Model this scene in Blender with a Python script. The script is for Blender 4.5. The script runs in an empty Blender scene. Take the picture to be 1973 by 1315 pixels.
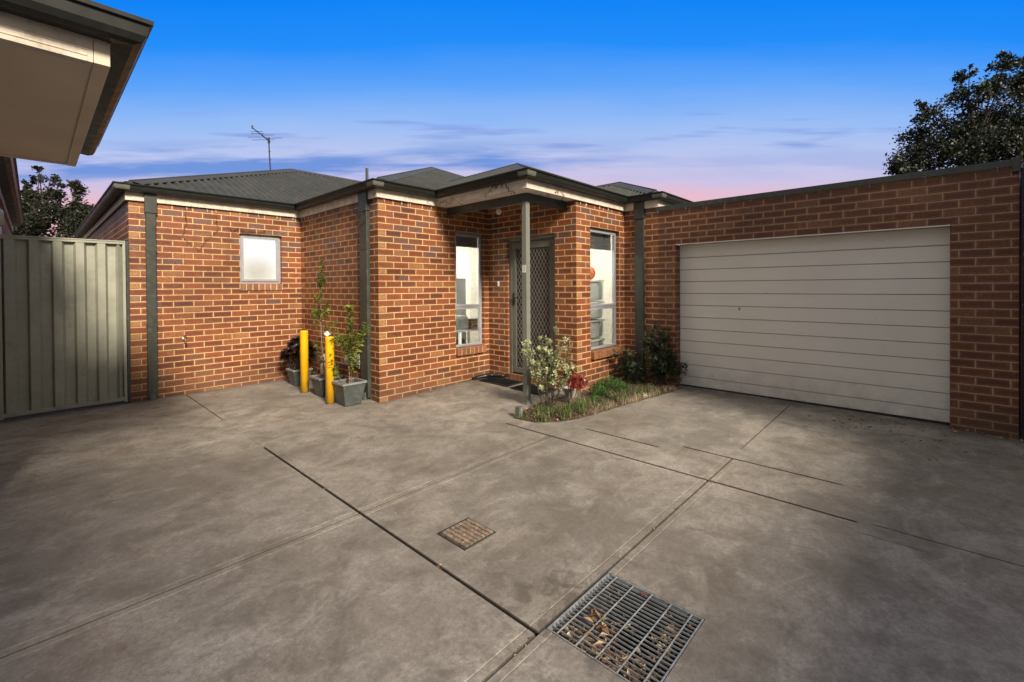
import bpy, bmesh, math, random
from mathutils import Vector, Matrix
R = math.radians
rnd = random.Random(7)
sc = bpy.context.scene
COL = sc.collection
# ------------------------------------------------------------------ coordinates
# X = u (along the front walls, away to the right), Y = -v (v runs out towards the yard), Z up, metres.
# Z = 0 is the lowest bed joint of the brickwork; the paving lies about 5 cm below it.

def P(u, v, z): return Vector((u, -v, z))

# ------------------------------------------------------------------ materials
def nt(name):
    m = bpy.data.materials.new(name); m.use_nodes = True
    t = m.node_tree
    for n in list(t.nodes): t.nodes.remove(n)
    o = t.nodes.new('ShaderNodeOutputMaterial'); b = t.nodes.new('ShaderNodeBsdfPrincipled')
    t.links.new(b.outputs[0], o.inputs[0])
    return m, t, b

class N:
    """small node helper"""
    def __init__(s, t): s.t = t
    def add(s, ty, **k):
        n = s.t.nodes.new(ty)
        for a, b in k.items(): setattr(n, a, b)
        return n
    def put(s, sock, v):
        if v is None: return
        if hasattr(v, 'is_linked') or isinstance(v, bpy.types.NodeSocket): s.t.links.new(v, sock)
        else: sock.default_value = v
    def math(s, op, a, b=None, c=None, clamp=False):
        n = s.add('ShaderNodeMath', operation=op, use_clamp=clamp)
        s.put(n.inputs[0], a); s.put(n.inputs[1], b)
        if c is not None: s.put(n.inputs[2], c)
        return n.outputs[0]
    def mix(s, f, a, b, mode='MIX'):
        n = s.add('ShaderNodeMix', data_type='RGBA', blend_type=mode)
        s.put(n.inputs[0], f)
        for k, v in ((6, a), (7, b)):
            if isinstance(v, tuple): v = (v[0], v[1], v[2], 1)
            s.put(n.inputs[k], v)
        return n.outputs[2]
    def noise(s, vec, scale, detail=3, rough=.55, out=0, dist=0):
        n = s.add('ShaderNodeTexNoise'); s.put(n.inputs['Vector'], vec)
        n.inputs['Scale'].default_value = scale; n.inputs['Detail'].default_value = detail
        n.inputs['Roughness'].default_value = rough; n.inputs['Distortion'].default_value = dist
        return n.outputs[out]
    def ramp(s, f, stops, interp='LINEAR'):
        n = s.add('ShaderNodeValToRGB'); r = n.color_ramp; r.interpolation = interp
        while len(r.elements) < len(stops): r.elements.new(.5)
        for e, (p, c) in zip(r.elements, stops):
            e.position = p
            e.color = (c, c, c, 1) if not isinstance(c, tuple) else (c[0], c[1], c[2], 1)
        s.put(n.inputs[0], f)
        return n.outputs[0]
    def mapr(s, v, a, b, c=0., d=1.):
        n = s.add('ShaderNodeMapRange'); s.put(n.inputs[0], v)
        for i, x in enumerate((a, b, c, d)): n.inputs[i+1].default_value = x
        return n.outputs[0]
    def comb(s, x, y, z=0.):
        n = s.add('ShaderNodeCombineXYZ')
        for i, v in enumerate((x, y, z)): s.put(n.inputs[i], v)
        return n.outputs[0]
    def sep(s, v):
        n = s.add('ShaderNodeSeparateXYZ'); s.put(n.inputs[0], v); return n.outputs
    def obj(s): return s.add('ShaderNodeTexCoord').outputs['Object']
    def geo(s): return s.add('ShaderNodeNewGeometry').outputs['Position']
    def bump(s, b, h, strength=.5, dist=.01):
        n = s.add('ShaderNodeBump'); n.inputs['Strength'].default_value = strength
        n.inputs['Distance'].default_value = dist
        s.put(n.inputs['Height'], h); s.t.links.new(n.outputs[0], b.inputs['Normal'])

def simple(name, col, rough=.5, metal=0., var=.12, scale=6., bump=0., bscale=60., spec=.5, coat=0., dirt=None):
    m, t, b = nt(name); n = N(t); g = n.geo()
    f = n.noise(g, scale, 4)
    c2 = tuple(x*(1-var*2) for x in col); c1 = tuple(min(1, x*(1+var)) for x in col)
    c = n.mix(n.mapr(f, .3, .7), c2, c1)
    if dirt:
        d = n.mapr(n.noise(g, scale*2.7, 6, .7), .52, .72)
        c = n.mix(n.math('MULTIPLY', d, .6), c, dirt)
    t.links.new(c, b.inputs['Base Color'])
    b.inputs['Roughness'].default_value = rough; b.inputs['Metallic'].default_value = metal
    b.inputs['Specular IOR Level'].default_value = spec
    if coat: b.inputs['Coat Weight'].default_value = coat
    rr = n.mapr(n.noise(g, scale*5, 3), .3, .7, max(.05, rough-.08), min(1, rough+.1))
    t.links.new(rr, b.inputs['Roughness'])
    if bump: n.bump(b, n.noise(g, bscale, 3), bump, .004)
    return m

def brick_mat(name, pal, tan_amt=.75, mortar=(.66, .455, .255), cw=.24, upper=True):
    m, t, b = nt(name); n = N(t)
    uv = n.add('ShaderNodeUVMap').outputs[0]
    geo = n.geo()
    wob = n.noise(uv, 9, 2, .5, out=1)
    ws = n.sep(wob)
    x, y, _ = n.sep(uv)
    x = n.math('ADD', x, n.math('MULTIPLY', n.math('SUBTRACT', ws[0], .5), .006))
    y = n.math('ADD', y, n.math('MULTIPLY', n.math('SUBTRACT', ws[1], .5), .004))
    y = n.math('ADD', y, .005)
    row = n.math('FLOOR', n.math('DIVIDE', y, .086))
    odd = n.math('FLOORED_MODULO', row, 2.)
    xs = n.math('ADD', x, n.math('MULTIPLY', odd, .5*cw))
    q = n.math('DIVIDE', xs, cw)
    col = n.math('FLOOR', q)
    fx = n.math('MULTIPLY', n.math('FRACT', q), cw)
    fz = n.math('SUBTRACT', y, n.math('MULTIPLY', row, .086))
    # distance (m) into the brick from its edges
    ex = n.math('MINIMUM', n.math('SUBTRACT', cw-.0115, fx), n.math('ADD', fx, .0005))
    ez = n.math('MINIMUM', n.math('SUBTRACT', fz, .0112), n.math('SUBTRACT', .086, fz))
    e = n.math('MINIMUM', ex, ez)
    mask = n.mapr(e, -.0008, .0016)            # 0 mortar, 1 brick
    ids = n.comb(col, row, 0.)
    wn = n.add('ShaderNodeTexWhiteNoise', noise_dimensions='2D'); t.links.new(ids, wn.inputs['Vector'])
    r1 = wn.outputs['Value']; rc = n.sep(wn.outputs['Color'])
    c = n.ramp(r1, pal)
    # tan header bricks at the quoins
    hd = n.math('MULTIPLY', n.math('LESS_THAN', n.math('ABSOLUTE', n.math('SUBTRACT', n.math('FLOORED_MODULO', col, 100.), 0.)), .5), odd)
    hd = n.math('MULTIPLY', hd, n.math('GREATER_THAN', rc[1], 1-tan_amt))
    c = n.mix(hd, c, (.44, .24, .10))
    # burnt face: dark middle, orange-tan ends and streaks
    st = n.noise(n.comb(n.math('ADD', xs, n.math('MULTIPLY', rc[0], 7.)), n.math('MULTIPLY', y, .35), 0.), 16, 4, .65)
    edge = n.mapr(n.math('ADD', n.math('MULTIPLY', e, 30.), n.math('MULTIPLY', st, .9)), .35, 1.15, 1., 0.)
    c = n.mix(n.math('MULTIPLY', edge, .55), c, (.43, .165, .048))
    streak = n.mapr(st, .55, .72)
    c = n.mix(n.math('MULTIPLY', streak, n.math('MULTIPLY', rc[2], .8)), c, (.42, .17, .055))
    if upper:   # blue-grey bricks, more of them in the top courses
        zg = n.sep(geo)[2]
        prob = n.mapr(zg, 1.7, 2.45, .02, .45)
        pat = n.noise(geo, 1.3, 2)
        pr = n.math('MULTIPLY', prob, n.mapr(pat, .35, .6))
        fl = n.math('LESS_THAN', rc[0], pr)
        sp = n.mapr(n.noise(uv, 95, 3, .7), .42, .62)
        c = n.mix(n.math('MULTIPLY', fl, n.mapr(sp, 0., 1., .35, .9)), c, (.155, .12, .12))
    spk = n.mapr(n.noise(geo, 160, 3, .7), .62, .74)
    c = n.mix(n.math('MULTIPLY', spk, .8), c, (.035, .016, .012))
    pch = n.mapr(n.noise(n.comb(n.math('ADD', xs, rc[1]), y, 0.), 42, 4, .7), .5, .68)
    c = n.mix(n.math('MULTIPLY', pch, .7), c, (.075, .028, .018))
    fine = n.noise(geo, 55, 4, .7)
    c = n.mix(n.mapr(fine, .34, .68, 0., .5), c, (.09, .032, .02))
    mo = n.mix(n.mapr(n.noise(geo, 24, 4), .3, .75), mortar, tuple(k*.72 for k in mortar))
    c = n.mix(mask, mo, c)
    # old dirt splash on the lowest course
    zg2 = n.sep(geo)[2]
    dz = n.math('ADD', n.mapr(zg2, -.06, .34, .95, 0.), n.math('MULTIPLY', n.math('SUBTRACT', n.noise(geo, 5, 4), .5), .9), clamp=True)
    c = n.mix(n.math('MULTIPLY', dz, .45), c, (.10, .075, .055))
    wx = n.mapr(n.noise(geo, .9, 5, .65), .3, .72, .72, 1.22)
    c = n.mix(1., c, n.comb(wx, wx, wx), 'MULTIPLY')
    sx = n.sep(geo)
    run = n.noise(n.comb(n.math('MULTIPLY', n.math('ADD', sx[0], sx[1]), 9.), n.math('MULTIPLY', sx[2], .7), 0.), 1., 5, .7)
    c = n.mix(n.mapr(run, .55, .75, 0., .42), c, (.09, .05, .035))
    bl = n.mapr(n.noise(geo, 3.1, 5, .7), .64, .74, 0., .18)
    c = n.mix(bl, c, (.42, .33, .26))
    t.links.new(c, b.inputs['Base Color'])
    rgh = n.mapr(mask, 0., 1., .95, .5)
    t.links.new(n.math('ADD', rgh, n.math('MULTIPLY', n.math('SUBTRACT', fine, .5), .3)), b.inputs['Roughness'])
    b.inputs['Specular IOR Level'].default_value = .35
    h = n.math('ADD', n.mapr(e, -.001, .004), n.math('MULTIPLY', n.noise(geo, 90, 4, .7), .35))
    n.bump(b, h, .9, .006)
    return m

PAL_FRONT = [(0, (.11, .032, .018)), (.2, (.22, .060, .026)), (.4, (.30, .090, .036)), (.55, (.14, .042, .024)), (.7, (.34, .120, .045)), (.82, (.18, .055, .028)), (.92, (.095, .036, .028)), (1, (.40, .19, .08))]
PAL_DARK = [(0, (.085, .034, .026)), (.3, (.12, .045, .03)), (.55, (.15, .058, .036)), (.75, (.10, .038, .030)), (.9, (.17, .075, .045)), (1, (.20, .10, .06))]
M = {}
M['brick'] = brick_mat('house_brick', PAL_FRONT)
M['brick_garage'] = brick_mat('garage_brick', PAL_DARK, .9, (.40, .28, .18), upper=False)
M['sill_brick'] = brick_mat('sill_brick', [(0, (.33, .17, .08)), (.5, (.26, .10, .045)), (1, (.36, .20, .10))], 0, upper=False, cw=.9)

def concrete_mat():
    m, t, b = nt('concrete_paving'); n = N(t); g = n.geo()
    big = n.noise(g, .55, 5, .6, dist=.6); mid = n.noise(g, 2.3, 6, .62, dist=.8); fine = n.noise(g, 38, 5, .7); vf = n.noise(g, 170, 3, .7)
    x, y, z = n.sep(g)
    stv = n.noise(n.comb(n.math('MULTIPLY', x, 1.4), n.math('MULTIPLY', y, 2.6), 0.), 1.6, 7, .68, dist=.7)
    c = n.mix(n.mapr(big, .38, .62), (.200, .182, .162), (.385, .355, .322))
    c = n.mix(n.mapr(mid, .42, .66, 0., .75), c, (.13, .112, .092))
    c = n.mix(n.mapr(stv, .52, .70, 0., .5), c, (.42, .39, .35))
    mot = n.noise(g, 7.5, 7, .72, dist=.4)
    c = n.mix(n.mapr(mot, .50, .66, 0., .5), c, (.135, .113, .09))
    c = n.mix(n.mapr(mot, .30, .44, .45, 0.), c, (.40, .37, .33))
    blot = n.noise(g, 5.5, 5, .7, dist=.5)
    c = n.mix(n.mapr(blot, .56, .72, 0., .6), c, (.10, .085, .072))
    c = n.mix(n.mapr(blot, .24, .40, .4, 0.), c, (.29, .26, .225))
    # rusty, ochre and cooler tints
    tint = n.noise(g, .9, 3)
    c = n.mix(n.mapr(tint, .55, .75, 0., .3), c, (.24, .16, .105))
    c = n.mix(n.mapr(tint, .25, .42, .2, 0.), c, (.17, .165, .155))
    c = n.mix(n.mapr(fine, .38, .68, 0., .5), c, (.11, .097, .085))
    c = n.mix(n.mapr(vf, .56, .70, 0., .6), c, (.07, .06, .052))
    c = n.mix(n.mapr(vf, .22, .33, .35, 0.), c, (.36, .33, .29))
    # thin wandering cracks
    vo = n.add('ShaderNodeTexVoronoi', feature='DISTANCE_TO_EDGE')
    dv = n.add('ShaderNodeVectorMath', operation='ADD')
    t.links.new(g, dv.inputs[0])
    nv = n.noise(g, 3, 4, .6, out=1)
    sc_ = n.add('ShaderNodeVectorMath', operation='SCALE'); t.links.new(nv, sc_.inputs[0]); sc_.inputs['Scale'].default_value = .55
    t.links.new(sc_.outputs[0], dv.inputs[1]); t.links.new(dv.outputs[0], vo.inputs['Vector']); vo.inputs['Scale'].default_value = .38
    cr = n.math('MULTIPLY', n.mapr(vo.outputs['Distance'], .0, .0022, .7, 0.), n.mapr(n.noise(g, .8, 2), .56, .62))
    c = n.mix(n.math('MULTIPLY', cr, .75), c, (.04, .033, .028))
    # grime gathered round the drain and along the foot of the walls
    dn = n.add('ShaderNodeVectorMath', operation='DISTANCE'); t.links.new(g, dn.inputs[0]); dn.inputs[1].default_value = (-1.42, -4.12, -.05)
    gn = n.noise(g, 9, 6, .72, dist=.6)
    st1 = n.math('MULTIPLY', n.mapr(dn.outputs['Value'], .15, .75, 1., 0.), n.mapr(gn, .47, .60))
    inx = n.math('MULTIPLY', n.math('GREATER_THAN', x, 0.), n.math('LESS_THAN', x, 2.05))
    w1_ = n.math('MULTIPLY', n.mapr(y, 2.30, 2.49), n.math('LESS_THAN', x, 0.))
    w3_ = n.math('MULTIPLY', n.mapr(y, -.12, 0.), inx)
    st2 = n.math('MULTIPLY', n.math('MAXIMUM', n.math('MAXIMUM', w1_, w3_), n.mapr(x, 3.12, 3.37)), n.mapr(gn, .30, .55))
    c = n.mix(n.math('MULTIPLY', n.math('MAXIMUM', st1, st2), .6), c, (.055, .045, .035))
    # grime line where the paving meets the grooves is carried by vertex attribute "groove"
    at = n.add('ShaderNodeAttribute', attribute_name='groove')
    c = n.mix(at.outputs['Fac'], c, (.022, .017, .014))
    t.links.new(c, b.inputs['Base Color'])
    t.links.new(n.mapr(mid, .3, .7, .62, .9), b.inputs['Roughness'])
    b.inputs['Specular IOR Level'].default_value = .4
    n.bump(b, n.math('ADD', n.math('MULTIPLY', fine, .7), n.math('ADD', n.math('MULTIPLY', vf, .35), n.math('MULTIPLY', cr, -1.5))), .55, .004)
    return m
M['concrete'] = concrete_mat()

M['roof'] = simple('roof_sheet_paint', (.042, .043, .036), .62, var=.12, scale=2.5, dirt=(.085, .08, .068), spec=.4)
M['gutter'] = simple('gutter_paint', (.016, .018, .016), .42, var=.1, scale=3, dirt=(.026, .026, .024), spec=.3)
M['greenmetal'] = simple('greygreen_metal', (.042, .048, .042), .38, var=.1, scale=4, dirt=(.10, .10, .09))
M['postpaint'] = simple('porch_post_paint', (.18, .19, .165), .45, var=.05, scale=5)
M['gatesheet'] = simple('gate_sheet_paint', (.31, .32, .265), .5, var=.07, scale=5, dirt=(.22, .2, .16))
M['postmetal'] = simple('post_paint', (.115, .12, .10), .42, var=.08, scale=5, dirt=(.18, .18, .16))
M['fascia'] = simple('weathered_fascia_board', (.66, .59, .50), .7, var=.12, scale=7, dirt=(.24, .19, .15), bump=.3)
M['soffit'] = simple('white_soffit_sheet', (.82, .80, .75), .75, var=.04, scale=3)
M['beige_soffit'] = simple('beige_soffit_sheet', (.66, .58, .475), .8, var=.06, scale=1.4)
M['alu'] = simple('window_aluminium', (.42, .43, .47), .35, .35, var=.05)
M['cream'] = simple('cream_plaster', (.78, .75, .66), .9, var=.02)
M['blind'] = simple('grey_blind', (.12, .125, .13), .8)
M['blacksteel'] = simple('black_metal', (.015, .015, .015), .35, .2)
M['black'] = simple('black_plastic', (.018, .018, .018), .6)
M['darkdoor'] = simple('dark_timber_door', (.018, .016, .014), .5)
M['meshwire'] = simple('security_mesh_wire', (.24, .235, .215), .5)
M['white'] = simple('white_plastic', (.78, .78, .76), .4, var=.04)
M['greybox'] = simple('grey_plastic', (.28, .285, .29), .5, var=.06)
M['mat'] = simple('doormat_rubber', (.007, .007, .008), .95, spec=.08, bump=.8, bscale=180)
M['matedge'] = simple('doormat_edge', (.03, .03, .03), .8, spec=.15)
M['shoe'] = simple('shoe_leather', (.014, .011, .011), .35)
M['brass'] = simple('tap_brass', (.30, .25, .15), .4, .7)
M['red'] = simple('red_plastic', (.16, .02, .015), .5)
M['galv'] = simple('galvanised_steel', (.27, .29, .31), .5, .2, var=.2, scale=30)
M['castdark'] = simple('cast_iron_dark', (.05, .042, .036), .8, var=.3, scale=30)
M['rust'] = simple('rusty_cast_iron', (.27, .205, .16), .7, .2, var=.3, scale=30, bump=.6, dirt=(.24, .17, .11))
M['pit'] = simple('pit_concrete', (.020, .019, .018), .9, var=.3)
M['pot'] = simple('grey_pot_plastic', (.075, .085, .085), .45, var=.16, scale=9, dirt=(.16, .17, .16), spec=.4)
M['potrim'] = simple('pot_rim_plastic', (.22, .225, .225), .45, var=.1, scale=12)
M['soil'] = simple('potting_soil', (.028, .02, .014), .95, var=.4, scale=60, bump=1, bscale=80)
M['bark'] = simple('twig_bark', (.22, .16, .11), .85, var=.3, scale=50, bump=.6)
M['darkbark'] = simple('dark_bark', (.032, .025, .020), .9, var=.3, scale=30, bump=.6)
M['pvc'] = simple('cream_pvc', (.55, .53, .42), .45, var=.06)
M['orange'] = simple('orange_rubber', (.62, .15, .035), .6, var=.05)
M['tub'] = simple('storage_tub_plastic', (.50, .52, .54), .3, var=.05)
M['tubrim'] = simple('tub_rim_plastic', (.82, .82, .82), .35, var=.02)
M['appliance'] = simple('grey_appliance', (.16, .17, .18), .35, .3)
M['wood'] = simple('pale_timber', (.50, .42, .30), .6)
M['stone'] = simple('white_stone', (.6, .58, .54), .8, var=.15, scale=30)
M['wire'] = simple('dark_wire', (.02, .018, .015), .6)

def garage_door_mat():
    m, t, b = nt('garage_door_paint'); n = N(t); g = n.geo(); x, y, z = n.sep(g)
    # faint woodgrain embossing along the strips
    gr = n.noise(n.comb(n.math('MULTIPLY', x, 40.), n.math('MULTIPLY', y, 3.), n.math('MULTIPLY', z, 90.)), 1., 4, .6)
    big = n.noise(g, 1.1, 4)
    c = n.mix(n.mapr(big, .3, .7), (.66, .635, .595), (.72, .695, .65))
    dirt = n.math('MULTIPLY', n.mapr(z, -.05, .45, .55, 0.), n.mapr(n.noise(g, 6, 5, .7), .35, .7))
    c = n.mix(dirt, c, (.26, .24, .22))
    sp = n.mapr(n.noise(g, 22, 2, .5), .74, .78)
    c = n.mix(n.math('MULTIPLY', sp, .5), c, (.2, .18, .16))
    t.links.new(c, b.inputs['Base Color']); b.inputs['Roughness'].default_value = .48
    n.bump(b, gr, .12, .002)
    return m
M['garage_door'] = garage_door_mat()

def yellow_mat():
    m, t, b = nt('bollard_yellow_paint'); n = N(t); g = n.geo()
    c = n.mix(n.mapr(n.noise(g, 6, 3), .3, .7), (.78, .40, .004), (.86, .50, .01))
    ch = n.mapr(n.noise(g, 19, 5, .7), .655, .68)
    c = n.mix(ch, c, (.16, .13, .10))
    c = n.mix(n.mapr(n.sep(g)[2], -.05, .12, .5, 0.), c, (.35, .20, .04))
    t.links.new(c, b.inputs['Base Color']); b.inputs['Roughness'].default_value = .4
    return m
M['yellow'] = yellow_mat()

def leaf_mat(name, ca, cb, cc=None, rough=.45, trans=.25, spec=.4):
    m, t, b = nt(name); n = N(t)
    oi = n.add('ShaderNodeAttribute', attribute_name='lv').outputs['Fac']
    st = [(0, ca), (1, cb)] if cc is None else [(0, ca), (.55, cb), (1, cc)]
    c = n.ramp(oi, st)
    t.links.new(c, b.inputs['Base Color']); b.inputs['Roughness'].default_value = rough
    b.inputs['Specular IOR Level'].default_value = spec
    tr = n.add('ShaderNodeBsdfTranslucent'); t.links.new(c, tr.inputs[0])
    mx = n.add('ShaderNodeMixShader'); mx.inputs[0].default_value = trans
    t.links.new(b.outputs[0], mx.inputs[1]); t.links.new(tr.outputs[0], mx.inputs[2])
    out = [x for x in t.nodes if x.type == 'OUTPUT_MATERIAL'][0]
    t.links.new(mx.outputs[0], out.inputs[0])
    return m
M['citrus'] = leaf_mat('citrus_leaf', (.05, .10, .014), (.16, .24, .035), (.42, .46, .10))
M['rose'] = leaf_mat('variegated_leaf', (.10, .15, .05), (.36, .40, .20), (.70, .68, .48))
M['aeonium_black'] = leaf_mat('dark_rosette_leaf', (.006, .004, .005), (.016, .008, .009), (.03, .014, .012), .4, .05)
M['aeonium_red'] = leaf_mat('red_rosette_leaf', (.045, .008, .007), (.12, .018, .012), (.26, .055, .03), .3, .1)
M['nandina'] = leaf_mat('nandina_leaf', (.010, .022, .012), (.022, .045, .022), (.07, .085, .035), .4)
M['shrub'] = leaf_mat('low_shrub_leaf', (.018, .055, .010), (.04, .11, .02), (.10, .19, .05))
M['grass'] = leaf_mat('grass_blade', (.035, .07, .016), (.09, .145, .04), (.26, .28, .12), .6)
M['straw'] = leaf_mat('dry_grass_blade', (.22, .17, .10), (.36, .30, .20), (.46, .40, .29), .8, .1)
M['tree_l'] = leaf_mat('tree_leaf_left', (.008, .011, .005), (.018, .025, .010), (.08, .055, .03), .5, .15)
M['tree_r'] = leaf_mat('tree_leaf_right', (.007, .011, .006), (.015, .024, .009), (.10, .075, .03), .5, .15)
M['litter'] = leaf_mat('dry_leaf', (.10, .05, .022), (.24, .13, .06), (.54, .43, .30), .8, .05)

def glass_mat():
    m, t, b = nt('window_glass'); n = N(t)
    t.nodes.remove(b)
    tr = n.add('ShaderNodeBsdfTransparent'); tr.inputs[0].default_value = (.93, .95, .95, 1)
    gl = n.add('ShaderNodeBsdfGlossy'); gl.inputs['Roughness'].default_value = .02
    fr = n.add('ShaderNodeFresnel'); fr.inputs[0].default_value = 1.5
    mx = n.add('ShaderNodeMixShader'); t.links.new(n.math('MULTIPLY', fr.outputs[0], .5), mx.inputs[0])
    t.links.new(tr.outputs[0], mx.inputs[1]); t.links.new(gl.outputs[0], mx.inputs[2])
    out = [x for x in t.nodes if x.type == 'OUTPUT_MATERIAL'][0]
    t.links.new(mx.outputs[0], out.inputs[0])
    return m
M['glass'] = glass_mat()

def lit_frosted():
    m, t, b = nt('lit_frosted_glass'); n = N(t); g = n.geo(); x, y, z = n.sep(g)
    d = n.add('ShaderNodeVectorMath', operation='DISTANCE'); t.links.new(g, d.inputs[0])
    d.inputs[1].default_value = (-.66, 2.575, 1.78)
    blob = n.mapr(n.math('ADD', d.outputs['Value'], n.math('MULTIPLY', n.math('SUBTRACT', n.noise(g, 14, 3), .5), .10)), .08, .30, 1., 0.)
    low = n.mapr(z, 1.55, 1.95, 1., 0.)
    c = n.mix(low, (1., .99, .97), (1., .93, .74))
    c = n.mix(n.math('MULTIPLY', blob, n.mapr(z, 1.6, 2.1, .75, .05)), c, (.46, .40, .26))
    t.links.new(c, b.inputs['Emission Color']); b.inputs['Emission Strength'].default_value = .93
    b.inputs['Base Color'].default_value = (.06, .06, .06, 1); b.inputs['Roughness'].default_value = .25
    n.bump(b, n.noise(g, 120, 2), .5, .003)
    return m
M['frosted'] = lit_frosted()
def emis(name, c, s):
    m, t, b = nt(name)
    b.inputs['Emission Color'].default_value = (*c, 1); b.inputs['Emission Strength'].default_value = s
    b.inputs['Base Color'].default_value = (.8, .8, .8, 1)
    return m
M['lamp'] = emis('room_light_panel', (1, .95, .85), 80)
M['porchlamp'] = simple('lamp_glass', (.8, .78, .72), .3)

# ------------------------------------------------------------------ mesh builder
class MB:
    def __init__(s): s.v = []; s.f = []; s.uv = []; s.at = []; s.hasuv = False
    def face(s, pts, uv=None, a=0.):
        k = len(s.v); s.v += [tuple(p) for p in pts]; s.f.append(tuple(range(k, k+len(pts))))
        s.uv.append(uv); s.at += [a]*len(pts)
        if uv: s.hasuv = True
    def add(s, vs, fs, a=0.):
        k = len(s.v); s.v += [tuple(p) for p in vs]; s.at += [a]*len(vs)
        for f in fs: s.f.append(tuple(i+k for i in f)); s.uv.append(None)
    def box(s, u0, u1, v0, v1, z0, z1):
        c = [P(u, v, z) for z in (z0, z1) for u, v in ((u0, v0), (u1, v0), (u1, v1), (u0, v1))]
        s.add(c, [(0, 1, 2, 3), (4, 7, 6, 5), (0, 4, 5, 1), (1, 5, 6, 2), (2, 6, 7, 3), (3, 7, 4, 0)])
        return s
    def bar(s, a, b, w, h, up=Vector((0, 0, 1))):
        a = Vector(a); b = Vector(b); d = (b-a).normalized(); x = d.cross(up)
        if x.length < 1e-4: x = d.cross(Vector((1, 0, 0)))
        x.normalize(); y = x.cross(d)
        c = [p+x*i*w/2+y*j*h/2 for p in (a, b) for i, j in ((-1, -1), (1, -1), (1, 1), (-1, 1))]
        s.add(c, [(0, 1, 2, 3), (4, 7, 6, 5), (0, 4, 5, 1), (1, 5, 6, 2), (2, 6, 7, 3), (3, 7, 4, 0)])
        return s
    def tube(s, pts, r, n=8, cap=True, a=0.):
        pts = [Vector(p) for p in pts]; rs = r if isinstance(r, (list, tuple)) else [r]*len(pts)
        k0 = len(s.v); prev = None
        for i, p in enumerate(pts):
            d = (pts[min(i+1, len(pts)-1)]-pts[max(i-1, 0)]).normalized()
            if prev is None:
                x = d.cross(Vector((0, 0, 1)))
                if x.length < 1e-3: x = d.cross(Vector((1, 0, 0)))
            else: x = prev-d*prev.dot(d)
            x.normalize(); prev = x; y = d.cross(x)
            for j in range(n):
                t = 2*math.pi*j/n; s.v.append(tuple(p+(x*math.cos(t)+y*math.sin(t))*rs[i])); s.at.append(a)
        for i in range(len(pts)-1):
            for j in range(n):
                q = k0+i*n; s.f.append((q+j, q+(j+1) % n, q+n+(j+1) % n, q+n+j)); s.uv.append(None)
        if cap:
            s.f.append(tuple(k0+j for j in range(n))[::-1]); s.uv.append(None)
            q = k0+(len(pts)-1)*n; s.f.append(tuple(q+j for j in range(n))); s.uv.append(None)
        return s
    def lathe(s, c, prof, n=20, axis=Vector((0, 0, 1))):
        c = Vector(c); x = axis.cross(Vector((0, 1, 0)))
        if x.length < 1e-3: x = axis.cross(Vector((1, 0, 0)))
        x.normalize(); y = axis.cross(x); k0 = len(s.v)
        for r, h in prof:
            for j in range(n):
                t = 2*math.pi*j/n; s.v.append(tuple(c+axis*h+(x*math.cos(t)+y*math.sin(t))*r)); s.at.append(0.)
        for i in range(len(prof)-1):
            for j in range(n):
                q = k0+i*n; s.f.append((q+j, q+(j+1) % n, q+n+(j+1) % n, q+n+j)); s.uv.append(None)
        for i, rev in ((0, True), (len(prof)-1, False)):
            if prof[i][0] > 1e-4:
                f = tuple(k0+i*n+j for j in range(n)); s.f.append(f[::-1] if rev else f); s.uv.append(None)
        return s
    def leaf(s, p, d, nrm, L, W, a=0., fold=.25, curl=.15):
        d = d.normalized(); x = d.cross(nrm)
        if x.length < 1e-4: x = d.cross(Vector((.3, .5, .8)))
        x.normalize(); n = x.cross(d)
        k = len(s.v)
        pts = [p, p+d*L*.45+x*W/2+n*W*fold, p+d*L*.5, p+d*L*.45-x*W/2+n*W*fold, p+d*L-n*L*curl]
        s.v += [tuple(q) for q in pts]; s.at += [a]*5
        for f in ((0, 1, 2), (0, 2, 3), (2, 1, 4), (3, 2, 4)):
            s.f.append(tuple(k+i for i in f)); s.uv.append(None)
    def card(s, p, d, x, L, W, a=0.):
        k = len(s.v)
        s.v += [tuple(p-d*L/2), tuple(p+x*W/2), tuple(p+d*L/2), tuple(p-x*W/2)]; s.at += [a]*4
        s.f.append((k, k+1, k+2, k+3)); s.uv.append(None)
    def build(s, name, mat, parent=None, smooth=False, attr=None, bevel=0., fixn=True):
        me = bpy.data.meshes.new(name); me.from_pydata(s.v, [], s.f)
        if s.hasuv:
            ul = me.uv_layers.new(name='UVMap'); i = 0
            for f, uv in zip(s.f, s.uv):
                for k in range(len(f)):
                    ul.data[i].uv = uv[k] if uv else (0, 0); i += 1
        if attr:
            at = me.attributes.new(attr, 'FLOAT', 'POINT'); at.data.foreach_set('value', s.at)
        me.materials.append(mat)
        if fixn and len(s.f) < 40000 and not attr:
            bm = bmesh.new(); bm.from_mesh(me); bmesh.ops.recalc_face_normals(bm, faces=bm.faces); bm.to_mesh(me); bm.free()
        if smooth:
            for p in me.polygons: p.use_smooth = True
        me.update()
        o = bpy.data.objects.new(name, me); COL.objects.link(o)
        if parent: o.parent = parent
        if bevel:
            md = o.modifiers.new('bevel', 'BEVEL'); md.width = bevel; md.segments = 2; md.limit_method = 'ANGLE'
        return o

def tag(o, label=None, cat=None, group=None, kind=None):
    if label: o['label'] = label
    if cat: o['category'] = cat
    if group: o['group'] = group
    if kind: o['kind'] = kind
    return o
def thing(name, label, cat, group=None):
    o = bpy.data.objects.new(name, None); o.empty_display_size = .1; COL.objects.link(o)
    return tag(o, label, cat, group)
def rv(a=1.): return Vector((rnd.gauss(0, 1), rnd.gauss(0, 1), rnd.gauss(0, 1))).normalized()*a

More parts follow.
